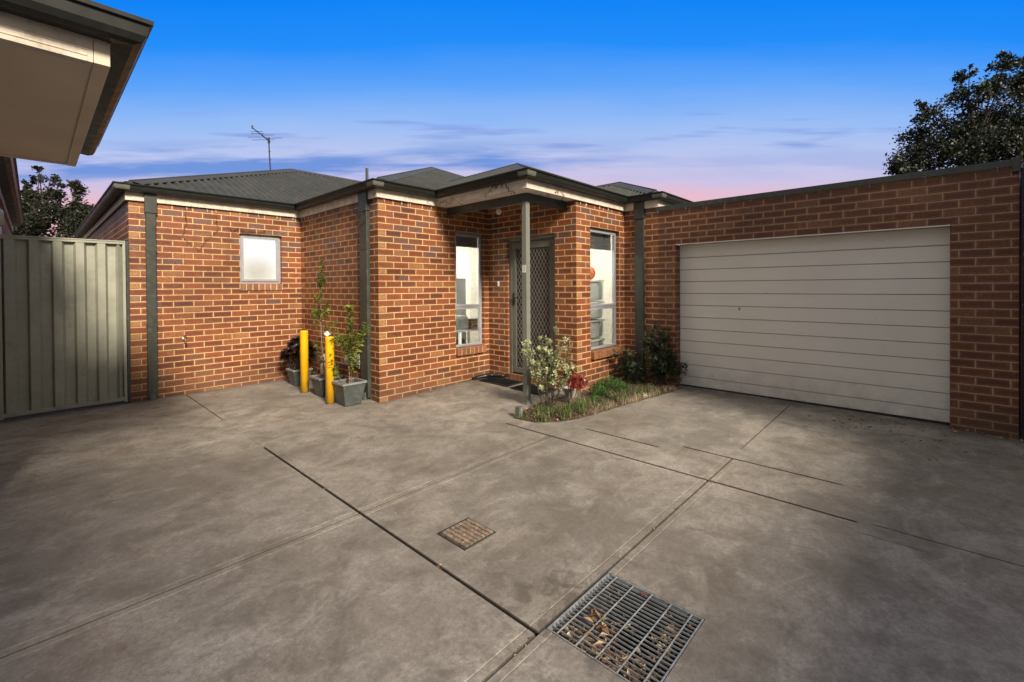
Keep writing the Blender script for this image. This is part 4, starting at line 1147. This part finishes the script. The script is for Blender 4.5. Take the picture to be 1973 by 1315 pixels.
# ------------------------------------------------------------------ gas meter, box, pipes
t = thing('gas_meter', 'gas meter with brown pipes against the wall behind the middle pot', 'gas meter')
M['meterbody'] = simple('meter_paint', (.38, .31, .24), .6)
f = MB(); f.box(-.20, -.05, -1.36, -1.12, .12, .34); f.build('meter_body', M['meterbody'], t, bevel=.03)
f = MB(); f.lathe(P(-.20, -1.26, .42), [(.0, .0), (.05, .0), (.055, .02), (.05, .09), (.03, .10)], 18, Vector((1, 0, 0))); f.build('regulator', M['meterbody'], t)
f = MB(); f.lathe(P(-.205, -1.26, .42), [(0, 0), (.032, 0), (.032, .01)], 16, Vector((1, 0, 0))); f.build('dial', M['white'], t)
f = MB(); f.tube([P(-.15, -1.42, -.05), P(-.15, -1.42, .38), P(-.15, -1.34, .44)], .016, 10); f.tube([P(-.15, -1.10, .30), P(-.15, -1.08, .38), P(-.15, -1.02, .40), P(-.15, -.97, .36), P(-.15, -.96, .05)], .016, 10); f.build('pipe', M['galv'], t)
f = MB(); f.box(-.055, -.002, -.56, -.44, .385, .54)
f.tube([P(-.03, -.47, .40), P(-.03, -.47, .33)], .01, 8)
tag(f.build('cable_box', M['greybox'], bevel=.004), 'small grey service box on the wall left of the downpipe', 'service box')
f = MB(); f.lathe(P(-.045, -.74, .425), [(0, -.05), (.05, -.05), (.062, -.03), (.062, .03), (.05, .05), (0, .05)], 18, Vector((1, 0, 0)))
tag(f.build('hose_cap', M['white'], smooth=True), 'round white cap on the wall behind the front sapling', 'cap')

# ------------------------------------------------------------------ door mats and shoes
def mat(u0, u1, v0, v1, label):
    t = thing('doormat', label, 'doormat', 'black doormats on the porch'); z0 = max(gz(u0, v0), gz(u1, v1), gz(u0, v1), gz(u1, v0))+.003
    f = MB(); f.box(u0, u1, v0, v1, z0, z0+.006); f.build('border', M['matedge'], t, bevel=.002)
    f = MB(); f.box(u0+.025, u1-.025, v0+.025, v1-.025, z0+.006, z0+.012); f.build('pile', M['mat'], t)
mat(1.62, 1.99, .18, .80, 'black doormat nearer the inner corner, with shoes on it')
mat(1.60, 1.99, .86, 1.46, 'black doormat nearer the post and the flowering shrub')
def shoe(cu_, cv_, ang, label, zz):
    t = thing('shoe', label, 'shoe', 'dark shoes on the porch by the wall')
    f = MB(); Rm = Matrix.Rotation(ang, 3, 'Z'); c = P(cu_, cv_, zz)
    secs = [(-.13, .028, .060), (-.08, .036, .068), (-.02, .036, .052), (.05, .044, .040), (.10, .042, .032), (.135, .024, .022)]
    rings = []
    for x, w_, h in secs:
        ring = []
        for j in range(10):
            a = math.pi*2*j/10; ring.append(c+Rm @ Vector((x, w_*math.cos(a), .012+max(0, h*.5+h*.5*math.sin(a)))))
        rings.append(ring)
    k0 = len(f.v)
    for r in rings: f.v += [tuple(p) for p in r]; f.at += [0.]*10
    for i in range(len(rings)-1):
        for j in range(10): f.f.append((k0+i*10+j, k0+i*10+(j+1) % 10, k0+i*10+10+(j+1) % 10, k0+i*10+10+j)); f.uv.append(None)
    f.f.append(tuple(k0+j for j in range(10))); f.uv.append(None); f.f.append(tuple(k0+50+j for j in range(10))); f.uv.append(None)
    f.build('upper', M['shoe'], t, smooth=True)
    f = MB(); f.bar(c+Rm @ V(-.135, 0, .006), c+Rm @ V(.135, 0, .006), .082, .012); f.build('sole', M['black'], t, bevel=.004)
zz = gz(1.75, .2)+.003
shoe(1.74, .10, R(150), 'dark shoe nearest the wall corner with its toe pointing left', zz)
shoe(1.86, .09, R(120), 'dark shoe tucked against the wall in the inner porch corner', zz)
shoe(1.92, .30, R(100), 'dark shoe lying on the near doormat below the doorbell', zz+.014)

# ------------------------------------------------------------------ garden bed
bed = [(.60, 1.86), (.66, 2.12), (.84, 2.32), (1.10, 2.42), (1.5, 2.47), (2.0, 2.52), (2.5, 2.60), (3.0, 2.68), (3.37, 2.70), (3.37, 1.76), (2.04, 1.76), (1.98, 1.70), (1.55, 1.68), (1.25, 1.66), (1.0, 1.70), (.78, 1.74)]
M['mulch'] = simple('bark_mulch', (.07, .045, .028), .95, var=.5, scale=45, bump=1., bscale=70, dirt=(.17, .11, .06))
f = MB(); cen = (1.9, 2.1); rings = []
for k, h in ((1., -.006), (.93, .018), (.7, .035), (.4, .045), (.0, .05)):
    rings.append([P(cen[0]+(u-cen[0])*k, cen[1]+(v-cen[1])*k, gz(cen[0]+(u-cen[0])*k, cen[1]+(v-cen[1])*k)+h+rnd.uniform(-.004, .008)) for u, v in bed])
for a, b in zip(rings, rings[1:]):
    for j in range(len(bed)): f.face([a[j], a[(j+1) % len(bed)], b[(j+1) % len(bed)], b[j]])
tag(f.build('garden_soil', M['mulch'], fixn=False), kind='structure')
def inbed(u, v):
    c = False; n = len(bed)
    for i in range(n):
        (x0, y0), (x1, y1) = bed[i], bed[(i+1) % n]
        if (y0 > v) != (y1 > v) and u < (x1-x0)*(v-y0)/(y1-y0)+x0: c = not c
    return c
f = MB(); k = 0
while k < 1500:
    u, v = rnd.uniform(.6, 3.37), rnd.uniform(1.68, 2.75)
    if not inbed(u, v): continue
    litter(f, P(u, v, gz(u, v)+.03+rnd.uniform(0, .02)), rnd.uniform(.015, .04)); k += 1
tag(f.build('mulch_chips', M['litter'], attr='lv', fixn=False), 'brown bark chips and leaf litter over the garden bed', 'mulch', kind='stuff')
def blades(mb, u, v, n, h, spread, a=(0, 1), w_=.006, z=None, lean=.5):
    z = gz(u, v)+.03 if z is None else z
    for i in range(n):
        p = P(u+rnd.gauss(0, spread*.35), v+rnd.gauss(0, spread*.35), z-.01)
        d = rv(); d.z = 0; d.normalize(); L = h*rnd.uniform(.55, 1.1); ln = lean*rnd.uniform(.3, 1.3); s_ = d.cross(V(0, 0, 1))*w_*rnd.uniform(.6, 1.2)
        q = [p, p+V(0, 0, L*.5)+d*L*ln*.25, p+V(0, 0, L*.82)+d*L*ln*.65, p+V(0, 0, L*(.95-.35*ln))+d*L*ln*1.15]
        at = rnd.uniform(*a); k = len(mb.v); wdt = (1., .85, .55, .05)
        for j in range(4): mb.v += [tuple(q[j]-s_*wdt[j]/2), tuple(q[j]+s_*wdt[j]/2)]; mb.at += [at, at]
        for j in range(3): mb.f.append((k+2*j, k+2*j+1, k+2*j+3, k+2*j+2)); mb.uv.append(None)
f = MB()
for i in range(17):
    t_ = rnd.random(); u = .72+t_*1.0; v = 2.02+.36*min(1, t_*2.2)+rnd.uniform(-.22, .02)
    blades(f, u, v, 14, rnd.uniform(.09, .17), .09, w_=.006)
for i in range(10):
    t_ = rnd.random(); u = 1.75+t_*1.0; v = 2.36+t_*.16+rnd.uniform(-.10, .02)
    blades(f, u, v, 14, rnd.uniform(.09, .18), .08, w_=.005)
for i in range(34): blades(f, rnd.uniform(.64, 1.1), rnd.uniform(1.86, 2.2), 10, .05, .06, (0, .6), w_=.006)
tag(f.build('grass', M['grass'], attr='lv', fixn=False), 'green grass tufts along the front of the garden bed', 'grass', kind='stuff')
f = MB()
for i in range(42):
    t_ = rnd.random(); u = 1.25+t_*1.9; v = 2.44+t_*.22+rnd.uniform(-.05, .05)
    blades(f, u, v, 9, rnd.uniform(.05, .11), .07, w_=.004, lean=1.3)
tag(f.build('dry_grass', M['straw'], attr='lv', fixn=False), 'straw-coloured dead grass along the kerb of the garden bed', 'dry grass', kind='stuff')
f = MB()
for (u, v, h) in ((.74, 2.20, .16), (.92, 2.34, .20), (1.20, 2.40, .17), (1.62, 2.44, .12), (1.95, 2.40, .20), (2.12, 2.46, .24), (2.34, 2.52, .20), (2.62, 2.56, .14), (1.48, 2.20, .13)):
    blades(f, u, v, 22, h, .05, (.1, 1), w_=.007, lean=.9)
tag(f.build('tussock_grass', M['grass'], attr='lv', fixn=False), 'longer arching grass tufts spilling over the front of the garden bed', 'grass', kind='stuff')
for (u, v, lb) in ((1.02, 2.32, 'strappy lily plant at the front edge of the bed below the flowering shrub'), (1.32, 2.33, 'pale spiky lily clump between the red rosette plant and the paving')):
    f = MB(); blades(f, u, v, 26, .22, .06, (.3, 1), w_=.013, lean=.9); tag(f.build('lily_plant', M['grass'], attr='lv', fixn=False), lb, 'plant')
# variegated shrub at the post
t = thing('variegated_shrub', 'loose shrub with cream and green leaves growing beside the porch post', 'shrub')
s_ = MB(); l_ = MB(); base = P(1.16, 1.93, .0)
for i in range(22):
    a = rnd.uniform(-1, 1); b0 = base+rt*a*.08+fw*rnd.uniform(-.06, .06); hh = rnd.uniform(.40, .90)
    e_ = b0+rt*(a*.15+rnd.uniform(-.06, .06))+fw*rnd.uniform(-.10, .10)+V(0, 0, hh)
    m_ = b0.lerp(e_, .5)+rv(.03)
    branch(s_, l_, [b0, m_, e_], .0045, .002, 50, .036, .024, .40, (0, 1), .02)
    for k in range(4):
        q = m_.lerp(e_, rnd.random()); e2 = q+rt*rnd.uniform(-.09, .09)+fw*rnd.uniform(-.08, .08)+V(0, 0, rnd.uniform(.0, .10))
        branch(s_, l_, [q, e2], .002, .001, 20, .036, .024, .1, (.25, 1), .015)
branch(s_, l_, [base+V(0, 0, .45), base+rt*.12+V(0, 0, .86), base+rt*.085+V(0, 0, .96)], .004, .002, 60, .032, .022, .5, (.2, 1))
branch(s_, l_, [base+V(0, 0, .3)+rt*.08, base+rt*.26+V(0, 0, .52), base+rt*.40+V(0, 0, .44)], .003, .0015, 46, .032, .022, .5, (.6, 1))
s_.build('stem', M['darkbark'], t); l_.build('leaves', M['rose'], t, attr='lv', fixn=False)
# red rosette plant
t = thing('rosette_plant', 'red-leaved rosette succulent on bare stems between shrub and brick pier', 'plant')
s_ = MB(); l_ = MB(); b0 = P(1.42, 2.08, .0)
for dr, df, h, r in ((-.01, 0, .42, .075), (-.04, .02, .34, .075), (.04, -.02, .30, .08), (.12, .0, .30, .085), (.17, .03, .26, .075), (.02, -.05, .24, .075), (-.02, 0, .48, .06), (.09, -.04, .22, .07), (.0, -.03, .37, .07)):
    e_ = b0+rt*dr+fw*df+V(0, 0, h); s_.tube([b0+rt*dr*.15, b0.lerp(e_, .5)+rt*dr*.1, e_], [.008, .007, .006], 6)
    rosette(l_, e_, (V(0, 0, .5)+rt*dr*2.-fw*.8+rv(.25)).normalized(), r, 40, (.2, 1.2))
s_.build('stem', M['bark'], t); l_.build('leaves', M['aeonium_red'], t, attr='lv', fixn=False)
# low shrubs
def low(u, v, r, h, n, label, mat='shrub', L=.026, W=.014):
    f = MB(); c = P(u, v, gz(u, v)+.02)
    for i in range(n):
        d = rv(); d.z = abs(d.z); q = c+Vector((d.x*r, d.y*r, d.z*h))*rnd.uniform(.55, 1.0)
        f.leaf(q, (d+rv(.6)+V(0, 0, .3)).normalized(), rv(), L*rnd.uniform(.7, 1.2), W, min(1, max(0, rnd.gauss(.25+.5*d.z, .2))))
    t = thing('low_shrub', label, 'shrub'); f.build('leaves', M[mat], t, attr='lv', fixn=False)
    s_ = MB()
    for i in range(8): s_.tube([c-V(0, 0, .03), c+Vector((rnd.uniform(-.6, .6)*r, rnd.uniform(-.6, .6)*r, h*.6))], [.004, .002], 5)
    s_.build('stem', M['darkbark'], t)
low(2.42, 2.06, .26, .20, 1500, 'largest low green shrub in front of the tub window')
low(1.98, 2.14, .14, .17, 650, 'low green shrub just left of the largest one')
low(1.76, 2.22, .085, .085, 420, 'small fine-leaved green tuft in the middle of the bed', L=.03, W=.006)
# nandina bushes
def nandina(u, v, stems, label, name='nandina_bush'):
    t = thing(name, label, 'bush'); s_ = MB(); l_ = MB(); b0 = P(u, v, -.02)
    for dr, df, h, n in stems:
        e_ = b0+rt*dr+fw*df+V(0, 0, h); m_ = b0.lerp(e_, .55)+V(0, 0, h*.12)-rt*dr*.2
        s_.tube([b0+rt*dr*.1, m_, e_], [.006, .005, .003], 6)
        for k in range(n):
            q = m_.lerp(e_, rnd.uniform(-.2, 1.)); d = (rt*rnd.uniform(-1, 1)+fw*rnd.uniform(-.6, .5)+V(0, 0, rnd.uniform(-.1, .5))).normalized()
            br = [q, q+d*.08, q+d*.17+V(0, 0, -.025)]
            branch(s_, l_, br, .002, .001, 17, .066, .020, .2, (0, 1), .01, .35)
    s_.build('stem', M['darkbark'], t); l_.build('leaves', M['nandina'], t, attr='lv', fixn=False)
nandina(3.18, 2.40, [(.0, 0, 1.02, 5), (-.03, .0, .82, 9), (.04, .02, .70, 10), (-.12, .0, .62, 9), (.06, -.02, .52, 9), (.18, -.03, .40, 10), (.24, -.05, .30, 9), (-.08, .0, .40, 9), (.10, -.05, .26, 9), (.0, -.04, .30, 9), (.28, -.06, .34, 7), (.02, .02, .92, 6), (-.05, .0, .72, 8), (.30, -.08, .22, 8), (.14, -.06, .48, 8), (-.18, 0, .5, 7)], 'dark-leaved bush spreading in front of the garage door edge')
nandina(2.97, 2.05, [(.0, 0, .46, 9), (-.14, .0, .46, 6), (.08, .0, .36, 9), (-.05, -.03, .30, 8), (.14, -.05, .22, 8), (.02, -.06, .16, 8)], 'dark-leaved bush at the foot of the downpipe beside the garage')
# porch bits: pale plastic pot behind the shrub, stub of an old post, white stones
f = MB(); f.lathe(P(1.72, 1.86, gz(1.72, 1.86)+.005), [(.07, 0), (.095, .15), (.10, .15), (.10, .165), (.088, .165), (.065, .02), (0, .02)], 20)
tag(f.build('round_pot', M['greybox'], smooth=False), 'low round pale grey pot half hidden behind the flowering shrub', 'plant pot')
t = thing('post_stub', 'short cut-off grey-green metal post stub at the tip of the garden bed', 'post')
f = MB(); f.box(.655, .722, 1.84, 1.905, -.06, .075); f.build('steel_section', M['postmetal'], t, bevel=.003)
f = MB(); f.box(.685, .70, 1.905, 1.908, -.03, .07); f.build('bright_scrape', M['galv'], t)
f = MB()
def rock(c, r):
    g = MB(); sphere(g, c, r, 9, 6, sz=.7); g.v = [tuple(Vector(p)+rv(r*.12)) for p in g.v]; return g
for (u, v, r, lb) in ((2.50, 2.54, .030, 'white stone on the bed edge nearer the shrubs'), (2.60, 2.50, .020, 'smaller white stone beside the larger one on the bed edge')):
    tag(rock(P(u, v, gz(u, v)+.02), r).build('stone', M['stone'], smooth=False), lb, 'stone')
# loose leaves and crumbs on the paving
f = MB()
for i in range(150):
    u = 3.30-abs(rnd.gauss(0, .55)); v = 4.95+rnd.gauss(0, .42)
    if u > 3.34: continue
    litter(f, P(u, v, gz(u, v)+.004), rnd.uniform(.018, .045))
for i in range(60):
    u = 3.32-abs(rnd.gauss(0, .05)); v = rnd.uniform(5.5, 6.6); litter(f, P(u, v, gz(u, v)+.004+rnd.uniform(0, .02)), rnd.uniform(.02, .05))
for i in range(60):
    u = rnd.uniform(-2.5, 3.1); v = rnd.uniform(-.5, 5.2); litter(f, P(u, v, gz(u, v)+.003), rnd.uniform(.008, .02))
for i in range(90):   # debris caught in the paving joints
    s_ = rnd.random()
    if s_ < .4: u, v = rnd.uniform(-1.0, .4), 4.075
    elif s_ < .7: u, v = rnd.uniform(-2.2, -1.65), 4.075
    elif s_ < .85: u, v = rnd.uniform(1.45, 3.2), 4.06
    else: u, v = -1.635, rnd.choice((1.55, 3.38, 3.36, 3.4, 2.0))
    litter(f, P(u+rnd.uniform(-.006, .006), v+rnd.uniform(-.006, .006), gz(u, v)-.004+rnd.uniform(0, .006)), rnd.uniform(.008, .02))
for i in range(45): litter(f, P(rnd.uniform(-3.3, -2.3), -2.42+rnd.gauss(0, .03), -.05), rnd.uniform(.01, .03))
tag(f.build('fallen_leaves', M['litter'], attr='lv', fixn=False), 'scattered dry leaves and crumbs lying on the concrete paving', 'dry leaves', kind='stuff')

# ------------------------------------------------------------------ trees
def tree(name, label, base, clumps, mat, n, ls, cat='tree'):
    t = thing(name, label, cat); s_ = MB(); l_ = MB()
    base = P(*base); cl = [(P(c[0], c[1], c[2]), c[3]) for c in clumps]
    top = max(c[0].z for c in cl); mid = sum((c[0] for c in cl), Vector())/len(cl)
    trunk = [base, base.lerp(Vector((mid.x, mid.y, mid.z*.6)), .5)+rv(.05), Vector((mid.x, mid.y, mid.z*.75)), mid]
    s_.tube(trunk, [.16, .13, .10, .06], 10)
    for c, r in cl:
        q = trunk[2].lerp(trunk[3], rnd.uniform(0, .8)); s_.tube([q, q.lerp(c, .5)+rv(.12), c, c+V(0, 0, r*.5)], [.03, .02, .010, .004], 6)
        for k in range(5): s_.tube([c-V(0, 0, r*.3), c+rv(r*.9)], [.01, .004], 5)
    tot = sum(r*r for _, r in cl)
    for c, r in cl:
        m_ = int(n*r*r/tot)
        subs = [c+rv(r*rnd.uniform(.2, .95)) for _ in range(max(5, int(26*r)))]
        for i in range(m_):
            s0 = rnd.choice(subs); p = s0+Vector((rnd.gauss(0, 1), rnd.gauss(0, 1), rnd.gauss(0, 1)))*r*.20
            d = (rv()+V(0, 0, .3)).normalized(); x = d.cross(rv()).normalized(); L = ls*rnd.uniform(.6, 1.3)
            av = rnd.random()**2*.75; av = av+.25 if rnd.random() < .06 else av
            l_.card(p, d, x, L, L*.55, av)
    s_.build('trunk', M['darkbark'], t); l_.build('crown', M[mat], t, attr='lv', fixn=False)
RT = [(12.92, 4.93, 4.69, 0.53), (13.84, 5.18, 5.48, 0.52), (13.66, 5.29, 6.05, 0.36), (13.57, 5.19, 6.34, 0.17), (13.4, 5.44, 4.9, 0.56), (14.06, 5.86, 5.51, 0.64), (13.96, 6.05, 6.42, 0.45), (13.87, 5.95, 6.9, 0.25), (14.04, 6.13, 7.11, 0.14), (15.12, 6.41, 6.08, 0.66), (13.62, 6.41, 4.88, 0.67), (14.58, 6.71, 6.69, 0.5), (14.67, 6.81, 7.31, 0.31), (14.63, 6.76, 7.59, 0.14), (15.56, 7.18, 7.0, 0.5), (14.91, 7.07, 5.71, 0.7), (15.81, 7.3, 7.62, 0.23), (15.85, 7.63, 6.67, 0.86), (15.48, 7.68, 5.29, 0.98), (13.41, 6.93, 4.6, 0.64), (12.47, 4.74, 4.55, 0.27), (13.16, 5.93, 4.62, 0.53), (14.6, 6.2, 4.0, .9), (14.2, 5.6, 3.9, .8)]
tree('leafy_tree', 'large dark leafy tree rising behind the garage parapet at right', (14.3, 6.4, -.4), RT, 'tree_r', 43000, .085)
LT = [(-3.31, -18.35, 4.98, 0.26), (-3.0, -18.02, 4.7, 0.52), (-3.26, -18.29, 4.43, 0.47), (-2.93, -17.94, 5.44, 0.22), (-2.92, -17.93, 5.76, 0.17), (-2.64, -17.63, 5.44, 0.22), (-2.62, -17.61, 4.79, 0.48), (-2.42, -16.66, 5.13, 0.16), (-3.18, -18.21, 5.26, 0.17), (-2.78, -16.31, 3.8, 0.61), (-3.25, -16.82, 3.63, 0.61), (-3.64, -18.7, 4.06, 0.56), (-3.0, -17.5, 2.9, .9), (-3.8, -17.8, 3.2, .8)]
tree('leafy_tree', 'open dark tree with pointed sprigs above the gate at left', (-3.0, -17.7, -.4), LT, 'tree_l', 15000, .10)
LT2 = [(-2.08, -15.56, 5.01, 0.21), (-2.08, -15.56, 4.71, 0.3), (-2.04, -15.51, 4.31, 0.38), (-2.3, -15.8, 3.88, 0.52), (-1.83, -15.29, 4.02, 0.38), (-2.1, -14.85, 3.46, 0.51), (-1.59, -15.04, 3.53, 0.44), (-2.2, -15.2, 2.8, .7)]
tree('leafy_tree', 'narrow dark tree with a rounded top next to the left roof corner', (-2.1, -15.5, -.4), LT2, 'tree_l', 11000, .09)

# ------------------------------------------------------------------ camera
cam = bpy.data.cameras.new('camera'); co = bpy.data.objects.new('camera', cam); COL.objects.link(co)
cam.sensor_width = 36; cam.lens = 36*860.082/1973; cam.shift_x = (986.5-986.24)/1973; cam.shift_y = -(657.5-560.53)/1973
cam.clip_start = .05; cam.clip_end = 2000
yaw = R(42.985); pit = R(.5007); rol = R(.4137)
X = Vector((math.sin(yaw), -math.cos(yaw), 0)); Y = Vector((math.cos(yaw), math.sin(yaw), 0)); Z = Vector((0, 0, 1))
F = Y*math.cos(pit)-Z*math.sin(pit); U0 = Y*math.sin(pit)+Z*math.cos(pit)
Rv = X*math.cos(rol)-U0*math.sin(rol); Uv = X*math.sin(rol)+U0*math.cos(rol)
mw = Matrix((Rv, Uv, -F)).transposed().to_4x4(); mw.translation = Vector((-3.1203, -5.3221, 1.4583))
co.matrix_world = mw
sc.camera = co

# ------------------------------------------------------------------ sky and sun
SUN_EL = R(33); sa = R(15)
sd = Vector((-math.sin(sa)*math.cos(SUN_EL), -math.cos(sa)*math.cos(SUN_EL), math.sin(SUN_EL)))
sl = bpy.data.lights.new('sun', 'SUN'); sl.energy = 6.6; sl.angle = R(11); sl.color = (1., .87, .69)
so = bpy.data.objects.new('sun', sl); COL.objects.link(so); so.rotation_euler = sd.to_track_quat('Z', 'Y').to_euler(); so.location = sd*30
wd_ = bpy.data.worlds.new('World'); sc.world = wd_; wd_.use_nodes = True; t = wd_.node_tree
for n_ in list(t.nodes): t.nodes.remove(n_)
n = N(t); out = n.add('ShaderNodeOutputWorld')
g = n.add('ShaderNodeTexCoord').outputs['Generated']
x, y, z = n.sep(g)
dot = n.math('ADD', n.math('MULTIPLY', x, .7315), n.math('MULTIPLY', y, .6818))      # towards the sunset
lat = n.math('ADD', n.math('MULTIPLY', x, .6818), n.math('MULTIPLY', y, -.7315))
dd = n.math('MAXIMUM', dot, .12)
tt = n.math('DIVIDE', z, dd); ll = n.math('DIVIDE', lat, dd)
def s2l(r, g_, b): return tuple(((c/255+.055)/1.055)**2.4 if c > 10 else c/255/12.92 for c in (r, g_, b))
wv = n.noise(n.comb(n.math('MULTIPLY', ll, 1.6), n.math('MULTIPLY', tt, 9.), .3), 1.5, 4, .55)
t2 = n.math('ADD', tt, n.math('MULTIPLY', n.math('SUBTRACT', wv, .5), .05))
base = n.ramp(n.math('DIVIDE', t2, .8), [(.10, s2l(248, 186, 178)), (.235, s2l(238, 188, 200)), (.30, s2l(204, 196, 230)), (.38, s2l(182, 198, 240)), (.46, s2l(150, 188, 246)), (.56, s2l(98, 166, 250)), (.68, s2l(36, 142, 250)), (.82, s2l(12, 130, 246)), (1., s2l(8, 116, 236))])
cn = n.noise(n.comb(n.math('MULTIPLY', ll, 1.35), n.math('MULTIPLY', tt, 13.), 7.7), 1.35, 6, .58)
cband = n.math('MULTIPLY', n.mapr(tt, .215, .262), n.mapr(tt, .285, .34, 1., 0.))
thr = n.math('MULTIPLY', n.mapr(cn, .46, .60), cband)
lowl = n.mapr(ll, -.05, .35, 1., .25)
cl = n.mix(n.math('MULTIPLY', thr, n.math('MULTIPLY', lowl, .85)), base, s2l(92, 140, 218))
cn2 = n.noise(n.comb(n.math('MULTIPLY', ll, 2.2), n.math('MULTIPLY', tt, 26.), 9.2), 1.5, 3, .5)
th2 = n.math('MULTIPLY', n.mapr(cn2, .56, .70), n.math('MULTIPLY', n.mapr(tt, .25, .30), n.mapr(tt, .36, .42, 1., 0.)))
cl = n.mix(n.math('MULTIPLY', th2, .55), cl, s2l(118, 138, 216))
# the rest of the dome: daylight sky, brighter and neutral with thin cloud
sk = n.add('ShaderNodeTexSky'); sk.sky_type = 'NISHITA'; sk.sun_disc = False; sk.sun_elevation = SUN_EL; sk.sun_rotation = math.atan2(sd.x, sd.y)
sk.air_density = 1.0; sk.dust_density = 3.0
skc = n.mix(1., sk.outputs[0], (.085, .085, .085), 'MULTIPLY')
cloud = n.mix(n.mapr(n.noise(g, 2.2, 4), .3, .7), (.60, .575, .53), (.82, .785, .72))
rest = n.mix(.72, skc, cloud)
wgt = n.math('MULTIPLY', n.mapr(dot, .16, .42), n.mapr(z, .60, .78, 1., 0.))
c = n.mix(wgt, rest, cl)
bg = n.add('ShaderNodeBackground'); t.links.new(c, bg.inputs[0]); bg.inputs[1].default_value = 1.0
t.links.new(bg.outputs[0], out.inputs[0])

sc.view_settings.view_transform = 'Standard'; sc.view_settings.look = 'None'; sc.view_settings.exposure = 0.; sc.view_settings.gamma = 1.
sc.render.engine = 'CYCLES'; sc.cycles.use_denoising = True; sc.cycles.max_bounces = 6; sc.cycles.diffuse_bounces = 3
sc.cycles.transparent_max_bounces = 8; sc.cycles.sample_clamp_indirect = 4
